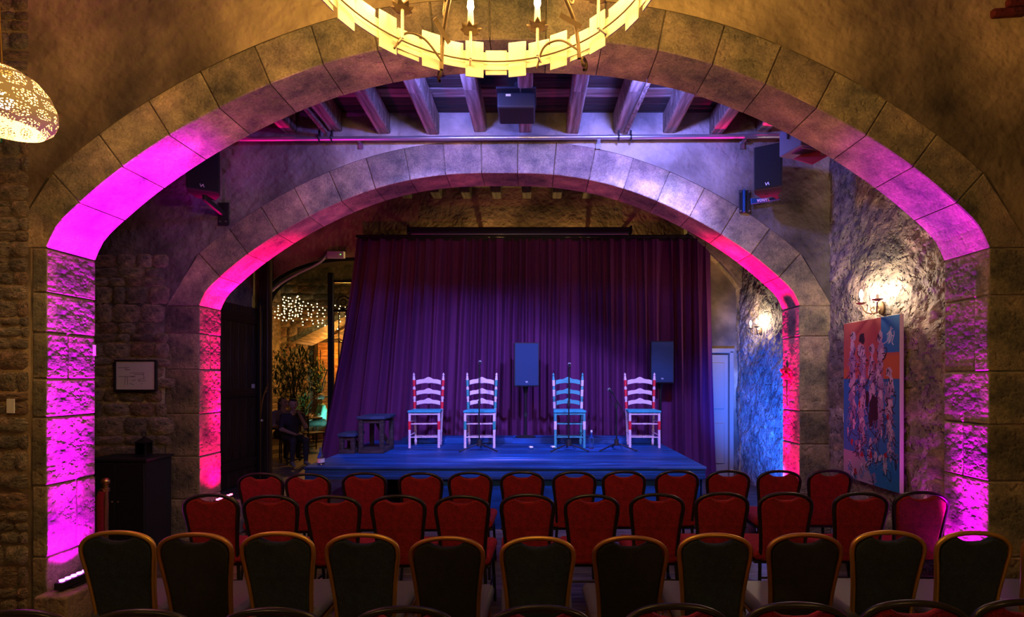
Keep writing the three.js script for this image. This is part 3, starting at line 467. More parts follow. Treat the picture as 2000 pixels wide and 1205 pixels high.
parCan([2.15, 0.17, -5.0], [3.62, 1.1, -7.2], 'blue floor lamp beside the stage aimed at the right wall', L.floorBlue[1], L.floorBlue[0], 0.44, 1, true);

// ---------------------------------------------------------------- chandelier
{
  const cx = -0.19, cy = 3.27, cz = -1.73, R = 0.67;
  const t = thing('chandelier', 'large wrought iron ring chandelier with electric candles and notched gilded band', 'chandelier', [cx, cy, cz]);
  part('band', new THREE.CylinderGeometry(R, R, 0.085, 96, 1, true), Object.assign(M.giltIron.clone(), { side: THREE.DoubleSide }), t);
  for (let k = 0; k < 40; k++) { const a = k / 40 * Math.PI * 2, up = k % 2, h = up ? 0.16 + 0.02 * hash(k, 1, 2) : 0.12, off = up ? 0.0 : 0.012 * (k % 4 ? 1 : -1); const w = 2 * Math.PI * R / 40 * (up ? 0.82 : 1.0);
    part('plate', rb(w, h, 0.006, 0.002, 0, 0, 0, 1), M.giltIron, t, [Math.sin(a) * (R + (up ? -0.007 : 0.006)), off + (up ? 0 : 0.008), Math.cos(a) * (R + (up ? -0.007 : 0.006))], [0, a, 0]); }
  part('wire_ring', new THREE.TorusGeometry(R - 0.018, 0.0035, 6, 96).rotateX(Math.PI / 2), M.iron, t, [0, -0.012, 0]);
  const spiral = (r0, turns) => { const p = []; for (let k = 0; k <= 24; k++) { const s = k / 24, a = s * turns * 6.283, r = r0 * (1 - 0.75 * s); p.push([r * Math.cos(a), r * Math.sin(a), 0]); } return p; };
  for (let k = 0; k < 6; k++) { const a = k * Math.PI / 3 + 0.4, g = part('scroll_bracket', merge([
      tube([[0, -0.085, R - 0.02], [0, -0.02, R - 0.03], [0, 0.06, R - 0.06], [0, 0.13, R - 0.16], [0, 0.16, R - 0.30], [0, 0.30, R - 0.42], [0, 0.5, 0.06]], 0.009, 40, 8),
      tube(spiral(0.035, 1.4).map(q => [0, q[0] + 0.15, q[1] + R - 0.10]), 0.006, 30, 6), tube(spiral(0.03, 1.3).map(q => [0, -q[0] - 0.085, q[1] + R + 0.02]), 0.007, 30, 6),
      tube([[0.0, -0.05, R - 0.03], [0.09, 0.02, R - 0.05], [0.17, 0.015, R - 0.06], [0.22, -0.06, R - 0.05]].map(q => [q[0], q[1], q[2]]), 0.005, 24, 6), bar([-0.03, 0.03, R - 0.05], [0.05, 0.09, R - 0.1], 0.02, 0.006)]), M.iron, t, null, [0, a, 0]); }
  part('upper_ring', merge([new THREE.CylinderGeometry(0.3, 0.3, 0.05, 48, 1, true), new THREE.TorusGeometry(0.3, 0.008, 6, 48).rotateX(Math.PI / 2)]), Object.assign(M.giltIron.clone(), { side: THREE.DoubleSide }), t, [0, 0.28, 0]);
  part('hub', lathe([[0, 0.4], [0.03, 0.41], [0.06, 0.46], [0.04, 0.52], [0.02, 0.6], [0, 0.62]], 16), M.iron, t);
  part('rod', rod([0, 0.6, 0], [0, 5.2 - cy, 0], 0.01), M.iron, t);
  const sleeve = std([0.85, 0.8, 0.66], 0.6), bulbM = glow([1, 0.72, 0.32], 14);
  const pan = (() => { const s = []; for (let k = 0; k < 32; k++) { const a = k / 32 * 6.283, r = 0.034 + 0.018 * Math.pow(Math.abs(Math.cos(a * 4)), 2); s.push([Math.cos(a) * r, Math.sin(a) * r]); } return disp(extr(s, 0.006).rotateX(Math.PI / 2), (x, y, z) => { const r = Math.hypot(x, z); return [x, y + r * r * 7, z]; }); })();
  for (let k = 0; k < 12; k++) { const a = Math.PI + k * Math.PI / 6 + 0.19, r = R - 0.055, x = Math.sin(a) * r, z = Math.cos(a) * r, c = part('candle', lathe([[0, 0.105], [0.015, 0.105], [0.016, 0.13], [0.013, 0.195], [0, 0.195]], 12), sleeve, t, [x, 0, z]);
    part('stem', merge([rod([0, -0.03, 0], [0, 0.1, 0], 0.007), rod([0, -0.03, 0], [Math.sin(a) * 0.05, -0.03, Math.cos(a) * 0.05], 0.006)]), M.giltIron, c); part('drip_pan', pan, M.iron, c, [0, 0.095, 0]);
    part('bulb', lathe([[0, 0.19], [0.011, 0.195], [0.017, 0.215], [0.014, 0.245], [0.005, 0.268], [0, 0.272]], 12), bulbM, c);
    const l = new THREE.PointLight(new THREE.Color().setRGB(...L.chandelier[1]), L.chandelier[0], 0, 2); l.castShadow = true; l.position.set(cx + x, cy + 0.225, cz + z); l.shadow.radius = 0.7; l.name = 'candle_light'; scene.add(l); }
}
// ---------------------------------------------------------------- pierced pendant lamp; two unseen copies added behind the camera to light chair backs
for (const [p, label] of [[P(4, 196, 2.6), 'pierced dome pendant lamp with crackle pattern beside the left wall'], [V(-2.3, 2.6, 0.9), 'added unseen pendant lamp at the rear left that fills light onto the chair backs'], [V(2.3, 2.6, 0.9), 'added unseen pendant lamp at the rear right that fills light onto the chair backs']]) {
  const t = thing('pendant_lamp', label, 'lamp', [p.x, p.y, p.z], 0, 'pierced pendant lamps');
  const n = 512, pts = [...Array(46)].map((_, i) => [hash(i, 1, 41), hash(i, 2, 42)]);
  const al = grey(n, (u, v) => { let d1 = 9, d2 = 9; for (const [a, b] of pts) { let dx = Math.abs(u - a); dx = Math.min(dx, 1 - dx) * 2.0; const dy = Math.abs(v - b), d = Math.hypot(dx, dy); if (d < d1) { d2 = d1; d1 = d; } else if (d < d2) d2 = d; }
    if (d2 - d1 < 0.032) return 1; const s = 34, ci = Math.floor(u * s * 3), cj = Math.floor(v * s); let m = 9; for (let i = -1; i < 2; i++) for (let j = -1; j < 2; j++) { const q = ((ci + i) % (s * 3) + s * 3) % (s * 3); m = Math.min(m, Math.hypot(u * s * 3 - (ci + i + 0.5 + (hash(q, cj + j, 7) - 0.5) * 0.7), v * s - (cj + j + 0.5 + (hash(q, cj + j, 8) - 0.5) * 0.7))); } return m < 0.3 ? 0 : 1; }, 1);
  const sm = std([0.62, 0.5, 0.3], 0.7, { alphaMap: al, alphaTest: 0.5, side: THREE.DoubleSide });
  part('lamp_shade', lathe([[0.03, 0.165], [0.09, 0.155], [0.145, 0.12], [0.19, 0.06], [0.215, -0.01], [0.217, -0.06], [0.20, -0.11], [0.165, -0.145]], 48), sm, t);
  part('lamp_cap', cyl(0.035, 0.04, 0.03, 0, 0.17, 0), M.brass, t); part('cord', tube([[0, 0.18, 0], [-0.02, 0.6, 0], [-0.06, 5.2 - p.y, 0]], 0.005, 12, 6), M.brass, t);
  part('light_bulb', new THREE.SphereGeometry(0.045, 16, 12), glow([1, 0.75, 0.4], 8), t, [0, 0.0, 0]);
  const l = new THREE.PointLight(new THREE.Color().setRGB(...L.pendant[1]), L.pendant[0], 0, 2); l.castShadow = true; l.shadow.radius = 2; l.position.set(p.x, p.y, p.z); if (p.z > 0) l.intensity *= 7; l.name = 'pendant_light'; scene.add(l);
}
// ---------------------------------------------------------------- candle sconces
function sconce(x, y, z, label, cd) {
  const t = thing('wall_sconce', label, 'wall lamp', [x, y, z]), ir = M.iron;
  part('backplate', lathe([[0, -0.01], [0.035, -0.01], [0.03, 0.012], [0, 0.02]], 16).rotateZ(Math.PI / 2).scale(1, 1.8, 1), ir, t, [-0.012, -0.02, 0]);
  for (const s of [-1, 1]) {
    part('arm', tube([[-0.02, -0.02, 0], [-0.06, -0.06, s * 0.02], [-0.10, -0.045, s * 0.07], [-0.12, 0.02, s * 0.105]], 0.0055, 24, 8), ir, t);
    part('scroll', tube([[-0.07, -0.06, s * 0.03], [-0.08, -0.02, s * 0.04], [-0.06, -0.005, s * 0.03], [-0.055, -0.03, s * 0.03]], 0.004, 16, 6), ir, t);
    const c = part('drip_pan', lathe([[0, 0], [0.012, 0], [0.042, 0.012], [0.042, 0.016], [0, 0.01]], 20), ir, t, [-0.12, 0.03, s * 0.105]);
    part('candle', cyl(0.011, 0.011, 0.05, 0, 0.035, 0), M.white, c);
    part('bulb', lathe([[0, 0.058], [0.012, 0.064], [0.019, 0.085], [0.014, 0.115], [0.004, 0.135], [0, 0.138]], 14), glow([1, 0.85, 0.62], 18), c);
    const l = new THREE.PointLight(new THREE.Color().setRGB(...L.sconce[1]), cd, 0, 2); l.castShadow = true; l.shadow.radius = 0.8; l.position.set(x - 0.12, y + 0.03 + 0.09, z + s * 0.105); l.name = 'sconce_light'; scene.add(l);
  }
}
{ const a = P(1708, 598, 4.37); sconce(3.09, a.y, a.z, 'two-armed candle sconce on the rough wall above the painting', L.sconce[0]); const b = P(1492, 645, 7.6); sconce(3.50, b.y, b.z, 'two-armed candle sconce on the wall right of the stage', L.sconce[0] * 1.2); }

// ---------------------------------------------------------------- pipe, projector, wall speakers, spotlight
{
  const a = P(462, 272, 5.08), b = P(1527, 266, 5.08), t = thing('lighting_pipe', 'long grey steel lighting pipe along the second arch wall', 'pipe', [0, 0, 0]);
  part('pipe', rod(a, b, 0.022, 16), std([0.5, 0.5, 0.52], 0.3, { metalness: 0.8 }), t);
  for (const px of [700, 1170, 1455]) { const q = P(px, 269, 5.08); part('bracket', merge([bx(0.05, 0.10, 0.012, q.x, q.y - 0.03, -5.155), bx(0.03, 0.02, 0.09, q.x, q.y - 0.02, -5.12)]), M.steel, t); }
  for (const px of [636, 1220]) for (const s of [-1, 1]) { const q = P(px + s * 12, 269, 5.08); part('clamp', merge([new THREE.TorusGeometry(0.03, 0.009, 8, 20).rotateY(Math.PI / 2).translate(q.x, q.y, q.z), bx(0.018, 0.06, 0.02, q.x, q.y + 0.045, q.z)]), M.blackMetal, t); }
  for (const px of [636, 1222]) { const q = P(px, 262, 5.08), s = thing('ceiling_strut', px < 900 ? 'dark metal strut from pipe to ceiling at the left clamps' : 'dark metal strut from pipe to ceiling at the right clamps', 'strut'); part('channel', bar([q.x, q.y + 0.02, q.z], [q.x + (px < 900 ? -0.02 : 0.06), 4.30, -4.0], 0.04, 0.03), M.beam, s); part('bolt', cyl(0.014, 0.014, 0.02, q.x + (px < 900 ? -0.015 : 0.05), 4.28, -4.2), M.steel, s); }
}
{
  const t = thing('projector', 'black projector hung from the ceiling beams in the middle', 'projector', [-0.17, 4.22, -4.55]);
  part('body', rb(0.34, 0.14, 0.3, 0.02), M.black, t); part('lens', cyl(0.04, 0.04, 0.04).rotateX(Math.PI / 2), M.blackMetal, t, [0.07, 0, -0.16]); part('mount', merge([cyl(0.02, 0.02, 0.2, 0, 0.15, 0), bx(0.16, 0.02, 0.16, 0, 0.25, 0)]), M.black, t);
  part('sticker', bx(0.045, 0.02, 0.003), std([0.7, 0.6, 0.3], 0.6), t, [-0.07, 0.04, 0.151]); part('shelf', rb(0.36, 0.02, 0.34, 0.005), M.black, t, [0, 0.10, 0]);
}
{
  const font = await new FontLoader().loadAsync('fonts/droid/droid_sans_bold.typeface.json');
  const [r, rc] = paSpeaker('wall_loudspeaker', 'black wall loudspeaker on the bracket right of the second arch', 0.25, 0.43, 0.26, [2.31, 3.555, -4.86], -0.5, 0, false);
  const k = thing('speaker_bracket', 'blue-black steel speaker bracket lettered VONYX on the right', 'bracket', [2.20, 3.58, -5.165]), bm = std([0.02, 0.10, 0.30], 0.35, { metalness: 0.4 });
  part('wall_plate', rb(0.115, 0.24, 0.012, 0.004), M.black, k, [0, 0, 0.006]); part('rib', rb(0.02, 0.235, 0.03, 0.004), bm, k, [-0.015, 0, 0.025]);
  for (const x of [-0.045, 0.045]) for (const y of [-0.1, 0.1]) part('screw', cyl(0.009, 0.009, 0.008).rotateX(Math.PI / 2), M.steel, k, [x, y, 0.016]);
  const arm = part('arm', extr([[0, -0.032], [0.30, -0.010], [0.30, 0.008], [0, 0.028]], 0.02, 0.003), bm, k, [0.045, -0.012, 0.05], [0, 0.0, 0.09]);
  const tx = new TextGeometry('VONYX', { font, size: 0.028, depth: 0.002, curveSegments: 3 }); part('lettering', tx, std([0.85, 0.88, 0.95], 0.5), arm, [0.06, -0.016, 0.011], [0, 0, 0.0], 'white lettering');
  part('spigot', rod([0.10, 0.01, 0.28], [0.10, -0.03, 0.28], 0.016), M.black, k); part('link', bar([0.33, 0.02, 0.05], [0.12, 0.0, 0.27], 0.03, 0.02), M.black, k);
  const [l] = paSpeaker('wall_loudspeaker', 'black wall loudspeaker half hidden behind the left of the nearest arch', 0.27, 0.44, 0.26, [-3.27, 3.535, -4.86], 0.5, 0, false);
  const j = thing('speaker_bracket', 'black speaker bracket below the left wall loudspeaker', 'bracket', [-3.27, 3.50, -5.165]);
  part('wall_plate', rb(0.115, 0.24, 0.012, 0.004), M.black, j, [0, -0.05, 0.006]); part('arm', bar([0, -0.05, 0.01], [0, 0.01, 0.3], 0.03, 0.05), M.black, j); part('spigot', cyl(0.02, 0.02, 0.06), M.black, j, [0, 0.02, 0.3]); for (const x of [-0.03, 0.03]) part('screw', cyl(0.008, 0.008, 0.008).rotateX(Math.PI / 2), M.steel, j, [x, -0.13, 0.016]);
}
{
  const q = P(1560, 288, 4.3), t = thing('theatre_spotlight', 'box theatre spotlight with a red barn door behind the nearest arch', 'stage light', [q.x, q.y, q.z], 0.3);
  const bl = std([0.16, 0.17, 0.24], 0.5, { metalness: 0.2 }), rd = std([0.40, 0.03, 0.06], 0.6);
  part('housing', rb(0.2, 0.22, 0.24, 0.012), bl, t, [0, 0.06, 0]); part('barn_door', rb(0.26, 0.008, 0.2, 0.003), rd, t, [0.10, -0.085, 0.07], [0.6, 0.2, 0.5], 'red painted flap'); part('hinge', rod([-0.07, -0.055, 0.1], [0.09, -0.055, 0.1], 0.006), M.steel, t); part('clip', bx(0.03, 0.03, 0.02, 0.14, -0.09, 0.12), M.steel, t);
  part('yoke', tube([[-0.12, 0.06, 0], [-0.12, 0.22, 0], [0, 0.26, 0], [0.12, 0.22, 0], [0.12, 0.06, 0]], 0.009, 20, 6), M.blackMetal, t); part('hanger', rod([0, 0.25, 0], [0, 4.52 - q.y, 0], 0.012), M.blackMetal, t);
}

// ---------------------------------------------------------------- things on the walls
{ // painting on the right wall
  const cv = document.createElement('canvas'); cv.width = 512; cv.height = 1024; const g = cv.getContext('2d');
  g.fillStyle = '#1f86c8'; g.fillRect(0, 0, 512, 1024); g.fillStyle = '#c8685c'; g.fillRect(0, 0, 512, 370); g.fillStyle = '#d2743e'; g.fillRect(380, 230, 132, 140); g.fillStyle = '#d2743e'; g.fillRect(0, 300, 40, 70);
  g.fillStyle = '#1d7fc4'; g.fillRect(360, 0, 152, 215); g.fillStyle = '#b9a5b8'; g.beginPath(); g.moveTo(0, 1024); g.lineTo(0, 840); g.lineTo(200, 850); g.lineTo(300, 1024); g.fill();
  const R2 = (a, b) => a + (b - a) * rnd();
  const blob = (x, y, w, h, c, n = 9) => { g.fillStyle = c; g.beginPath(); for (let k = 0; k <= n; k++) { const a = k / n * 6.283, r = R2(0.7, 1.25); const X = x + Math.cos(a) * w * r, Y = y + Math.sin(a) * h * r; k ? g.quadraticCurveTo(X + R2(-10, 10), Y + R2(-10, 10), X, Y) : g.moveTo(X, Y); } g.fill(); };
  const stroke = (x, y, l, c, w) => { g.strokeStyle = c; g.lineWidth = w; g.beginPath(); g.moveTo(x, y); g.bezierCurveTo(x + R2(-l, l), y + R2(-l, l), x + R2(-l, l), y + R2(0, l * 1.5), x + R2(-l, l), y + R2(l * 0.4, l * 1.6)); g.stroke(); };
  const pale = ['#cfc2d0', '#b3a4c2', '#ddd2dc', '#9487b0'], dark = ['#181420', '#2a2238', '#0e0c14'];
  for (const [x, top, base, w] of [[95, 90, 700, 52], [185, 110, 780, 58], [280, 190, 640, 60], [350, 120, 700, 56], [430, 330, 820, 52]]) {
    blob(x, top, 26, 40, w === 58 ? dark[1] : pale[0]); for (let k = 0; k < 4; k++) stroke(x - 10, top - 15, 22, dark[0], 4);
    for (let y = top + 70; y < base; y += 42) { const q = Math.min(1, (base - y) / 260 + 0.35); blob(x + R2(-16, 16), y, w * R2(0.3, 0.62) * q, 40, pale[Math.floor(rnd() * 4)], 13); for (let m = 0; m < 4; m++) stroke(x + R2(-38, 38), y + R2(-20, 20), R2(20, 60), dark[Math.floor(rnd() * 3)], R2(2, 7)); for (let m = 0; m < 3; m++) stroke(x + R2(-34, 34), y + R2(-20, 20), R2(20, 55), m ? pale[3] : pale[1], R2(3, 9)); } }
  for (let k = 0; k < 26; k++) { const x = R2(20, 490), y = R2(640, 1000); blob(x, y, R2(9, 24), R2(18, 46), pale[Math.floor(rnd() * 4)], 13); for (let m = 0; m < 3; m++) stroke(x + R2(-20, 20), y + R2(-20, 20), 50, dark[Math.floor(rnd() * 3)], R2(2, 7)); stroke(x, y, 60, '#4a9cd4', R2(3, 9)); }
  for (let k = 0; k < 8; k++) blob(R2(40, 470), R2(430, 980), R2(8, 20), R2(14, 34), '#b3242c'); for (let k = 0; k < 5; k++) blob(R2(200, 320), R2(420, 640), 20, 46, dark[0]);
  blob(290, 545, 34, 95, dark[0]); blob(430, 120, 24, 40, '#7cc0e4'); for (let k = 0; k < 5; k++) stroke(R2(400, 470), R2(60, 130), 50, pale[2], 6);
  const map = new THREE.CanvasTexture(cv); map.colorSpace = THREE.SRGBColorSpace;
  const t = thing('painting', 'tall abstract figure painting in blue and salmon on the right wall', 'painting', [3.035, 1.515, -4.435], -Math.PI / 2), w = 0.74, h = 1.49;
  part('canvas', rb(w, h, 0.035, 0.006), std([0.6, 0.55, 0.5], 0.9), t); part('painted_face', new THREE.PlaneGeometry(w - 0.006, h - 0.006), std([0.7, 0.7, 0.7], 0.75, { map, bumpMap: clothBump, bumpScale: 0.0006 }), t, [0, 0, 0.0185]);
  part('stretcher_bar', bx(w - 0.08, 0.05, 0.03, 0, -h / 2 + 0.1, -0.028), M.darkWood, t);
}
{ // framed drawing
  const cv = document.createElement('canvas'); cv.width = 512; cv.height = 384; const g = cv.getContext('2d'); g.fillStyle = '#d8d4dc'; g.fillRect(0, 0, 512, 384); g.strokeStyle = '#3a3450'; g.lineWidth = 5;
  const ln = (...p) => { g.beginPath(); g.moveTo(p[0], p[1]); for (let i = 2; i < p.length; i += 2) g.lineTo(p[i], p[i + 1]); g.stroke(); };
  ln(20, 85, 175, 80); ln(120, 80, 120, 115, 190, 112); ln(130, 95, 165, 110); ln(30, 205, 260, 205); ln(180, 155, 380, 155); ln(230, 180, 360, 178); ln(120, 210, 112, 320); ln(150, 210, 152, 320); ln(175, 300, 235, 320); ln(180, 205, 240, 212); ln(285, 240, 305, 265, 330, 228); ln(360, 160, 372, 235, 340, 240); ln(300, 270, 395, 262); ln(330, 300, 345, 312); ln(200, 260, 260, 255);
  const map = new THREE.CanvasTexture(cv); map.colorSpace = THREE.SRGBColorSpace; const a = P(269, 733.5, 5.15), t = thing('framed_drawing', 'framed line drawing on pale paper on the left rubble wall', 'picture', [a.x, a.y, -5.125]);
  const w = 0.42, h = 0.31; part('paper', new THREE.PlaneGeometry(w - 0.02, h - 0.02), std([1, 1, 1], 0.5, { map }), t, [0, 0, 0.004]); part('backing', bx(w, h, 0.01, 0, 0, -0.006), M.black, t);
  for (const s of [-1, 1]) { part('frame_side', rb(0.018, h + 0.01, 0.025, 0.004), M.black, t, [s * w / 2, 0, 0]); part('frame_rail', rb(w + 0.01, 0.018, 0.025, 0.004), M.black, t, [0, s * h / 2, 0]); }
}
{ // paper labels
  const lab = (x, y, z, w, h, turn, label) => solo('wall_label', rb(w, h, 0.008, 0.002), M.white, label, 'label', [x, y, z], turn);
  const a = P(21, 793, 3.24); lab(a.x, a.y, -3.24, 0.05, 0.095, 0, 'small white label on the rubble left of the nearest pier');
  lab(-3.277, P(187, 684, 3.66).y, -3.655, 0.02, 0.08, Math.PI / 2, 'small white label on the edge of the nearest left pier'); 
  const c = P(1642, 817, 4.85); lab(3.09, c.y, -4.9, 0.05, 0.09, -Math.PI / 2, 'small white label on the wall beside the painting');
}
{ // black cupboard and lantern under the drawing
  const t = thing('cupboard', 'black two-door cupboard against the left rubble wall', 'cupboard', [-4.06, 0, -4.94]);
  part('body', rb(0.56, 0.9, 0.34, 0.006, 0, 0.47, 0), M.void, t); part('top', rb(0.6, 0.025, 0.37, 0.005, 0, 0.93, 0), M.black, t); for (const s of [-1, 1]) { const d = part('door', rb(0.27, 0.84, 0.016, 0.004), M.black, t, [s * 0.138, 0.48, 0.176]); part('knob', new THREE.SphereGeometry(0.01, 10, 8), M.brass, d, [-s * 0.11, 0.05, 0.014]); }
  const l = thing('lantern', 'small black metal lantern standing on the cupboard', 'lantern', [-3.93, 0.943, -4.94]);
  part('base', rb(0.11, 0.02, 0.11, 0.004, 0, 0.01, 0), M.blackMetal, l); for (const x of [-1, 1]) for (const z of [-1, 1]) part('post', bx(0.01, 0.12, 0.01, x * 0.045, 0.08, z * 0.045), M.blackMetal, l);
  for (let k = 0; k < 4; k++) part('pane', bx(0.08, 0.115, 0.002, 0, 0, 0.045), new THREE.MeshPhysicalMaterial({ color: 0x8890a0, roughness: 0.1, transmission: 1, thickness: 0 }), l, [0, 0.08, 0], [0, k * Math.PI / 2, 0]);
  part('roof', new THREE.ConeGeometry(0.085, 0.06, 4).rotateY(Math.PI / 4), M.blackMetal, l, [0, 0.17, 0]); part('handle', new THREE.TorusGeometry(0.025, 0.004, 6, 20), M.blackMetal, l, [0, 0.22, 0]); part('candle', cyl(0.02, 0.02, 0.05, 0, 0.045, 0), M.white, l);
}
{ // rope post behind the nearest left pier
  const t = thing('rope_post', 'brass rope post with red velvet rope behind the nearest left pier', 'rope post', [-3.60, 0, -4.12]);
  part('base', lathe([[0, 0], [0.13, 0], [0.13, 0.015], [0.04, 0.04], [0, 0.04]], 24), M.brass, t); part('post', cyl(0.02, 0.02, 0.8, 0, 0.43, 0), M.brass, t); part('finial', new THREE.SphereGeometry(0.032, 14, 10), M.brass, t, [0, 0.86, 0]); part('collar', cyl(0.03, 0.03, 0.03, 0, 0.79, 0), M.brass, t);
  part('rope', tube([[0.0, 0.78, 0.035], [0.0, 0.74, 0.052], [0.0, 0.5, 0.052], [0.0, 0.2, 0.052], [0.0, 0.06, 0.052]], 0.026, 20, 12), M.redCloth, t, null, null, 'red velvet rope'); part('hook', new THREE.TorusGeometry(0.02, 0.005, 6, 16), M.brass, t, [0, 0.785, 0.04]);
}
{ // roses on the second right pier
  const t = thing('rose_posy', 'small posy of red roses hung on the second right pier', 'flowers', [2.765, P(1540, 728, 5.4).y, -5.36]); const rm = std([0.5, 0.01, 0.03], 0.8);
  for (let k = 0; k < 11; k++) { const a = k * 2.4, r = 0.018 * Math.sqrt(k); part('rose', disp(new THREE.IcosahedronGeometry(0.026, 1), (x, y, z) => { const q = 0.8 + 0.4 * hash(Math.round(x * 999), Math.round(y * 999), k); return [x * q, y * q, z * q]; }), rm, t, [-0.02 - 0.02 * (k % 2), Math.sin(a) * r, Math.cos(a) * r]); }
  part('stems', merge([0, 1, 2].map(k => tube([[-0.02, -0.04, 0.01 * k], [-0.025, -0.2, 0.008 * k], [-0.02, -0.36, 0.02 - 0.015 * k]], 0.003, 12, 5))), std([0.04, 0.10, 0.04], 0.8), t); part('leaf', new THREE.SphereGeometry(0.03, 8, 6).scale(0.3, 1.4, 0.6), std([0.03, 0.09, 0.03], 0.8), t, [-0.02, 0.10, 0.01]); part('nail', rod([0.03, 0.08, 0], [-0.02, 0.08, 0], 0.004), M.steel, t);
}
{ // exit light box and conduit by the gateway, green sign at the left edge
  const a = P(655, 497, 8.5), t = thing('emergency_light', 'white emergency light box above the gateway', 'emergency light', [a.x, a.y, -8.53]); part('box', rb(0.30, 0.12, 0.07, 0.012), M.white, t); part('indicator_light', new THREE.SphereGeometry(0.008, 8, 6), glow([0.1, 1, 0.2], 1.5), t, [0.09, 0.0, 0.037]); part('tray', bx(0.2, 0.1, 0.1, 0, 0.0, -0.02), M.white, t);
  const pts = [[524, 574], [545, 556], [580, 535], [615, 518], [630, 508], [638, 497]].map(([x, y]) => P(x, y, 8.52)); solo('cable_conduit', tube(pts, 0.024, 40, 8), std([0.4, 0.4, 0.42], 0.4, { metalness: 0.5 }), 'grey cable conduit bent along the gateway arch', 'conduit');
  const s = P(-40, 266, 3.22), e = thing('exit_sign', 'green exit sign cut off at the left edge behind the pendant lamp', 'sign', [s.x, s.y, -3.2]); part('panel', rb(0.33, 0.10, 0.015, 0.003), std([0.01, 0.16, 0.10], 0.5), e); part('border', merge([bx(0.33, 0.006, 0.004, 0, 0.05, 0.008), bx(0.33, 0.006, 0.004, 0, -0.05, 0.008), bx(0.006, 0.1, 0.004, 0.162, 0, 0.008)]), M.white, e); part('bracket', bx(0.05, 0.02, 0.1, 0, 0.03, -0.05), M.steel, e);
}

// ---------------------------------------------------------------- iron gate of the gateway
{
  const gt = thing('iron_gate_leaf', 'fixed wrought iron gate leaf with scrollwork beside the curtain', 'gate', [0, 0, -ZB - 0.12]), ir = M.blackMetal;
  part('post', rb(0.10, 3.6, 0.06, 0.01, -3.62, 1.8, 0), ir, gt); part('rail', rb(0.9, 0.05, 0.04, 0.008, -3.15, 2.93, 0), ir, gt); part('rail', rb(0.9, 0.05, 0.04, 0.008, -3.15, 1.05, 0), ir, gt); part('rail', rb(0.9, 0.05, 0.04, 0.008, -3.15, 3.45, 0), ir, gt);
  for (let k = 0; k < 6; k++) part('bar', rod([-3.48 + k * 0.13, 0.1, 0], [-3.48 + k * 0.13, 2.93, 0], 0.009), ir, gt);
  part('scroll', merge([new THREE.TorusGeometry(0.11, 0.014, 8, 28).translate(-3.40, 3.08, 0), new THREE.TorusGeometry(0.05, 0.01, 8, 20).translate(-3.40, 3.08, 0), new THREE.TorusGeometry(0.11, 0.014, 8, 28).translate(-3.14, 3.08, 0)]), ir, gt);
  part('kick_panel', rb(0.9, 0.9, 0.02, 0.005, -3.15, 0.55, 0), ir, gt);
  const op = thing('iron_gate_leaf', 'open wrought iron gate leaf seen edge-on at the left of the gateway', 'gate', [-4.66, 0, -ZB - 0.02], 0.06);
  part('stile', rb(0.05, 3.0, 0.05, 0.008, 0, 1.5, 0.35), ir, op); part('stile', rb(0.05, 3.0, 0.05, 0.008, 0, 1.5, -0.0), ir, op); for (const y of [0.1, 1.05, 2.2, 2.9]) part('rail', rb(0.04, 0.05, 0.36, 0.006, 0, y, 0.175), ir, op);
  for (let k = 0; k < 3; k++) part('bar', rod([0, 0.1, 0.09 + k * 0.09], [0, 2.9, 0.09 + k * 0.09], 0.009), ir, op);
  part('handle_scroll', merge([0, 1, 2].map(k => tube([[0.02, 1.05 + k * 0.05, 0.36], [0.06, 1.3 + k * 0.03, 0.38], [0.10 + k * 0.02, 1.48 + k * 0.06, 0.38], [0.14 + k * 0.01, 1.52 + k * 0.06, 0.38]], 0.008, 16, 6))), M.brass, op); part('knob', new THREE.SphereGeometry(0.03, 12, 8), M.steel, op, [0.04, 1.02, 0.36]);
  part('edge_trim', bx(0.012, 2.9, 0.012, 0.03, 1.5, 0.375), M.brass, op);
}

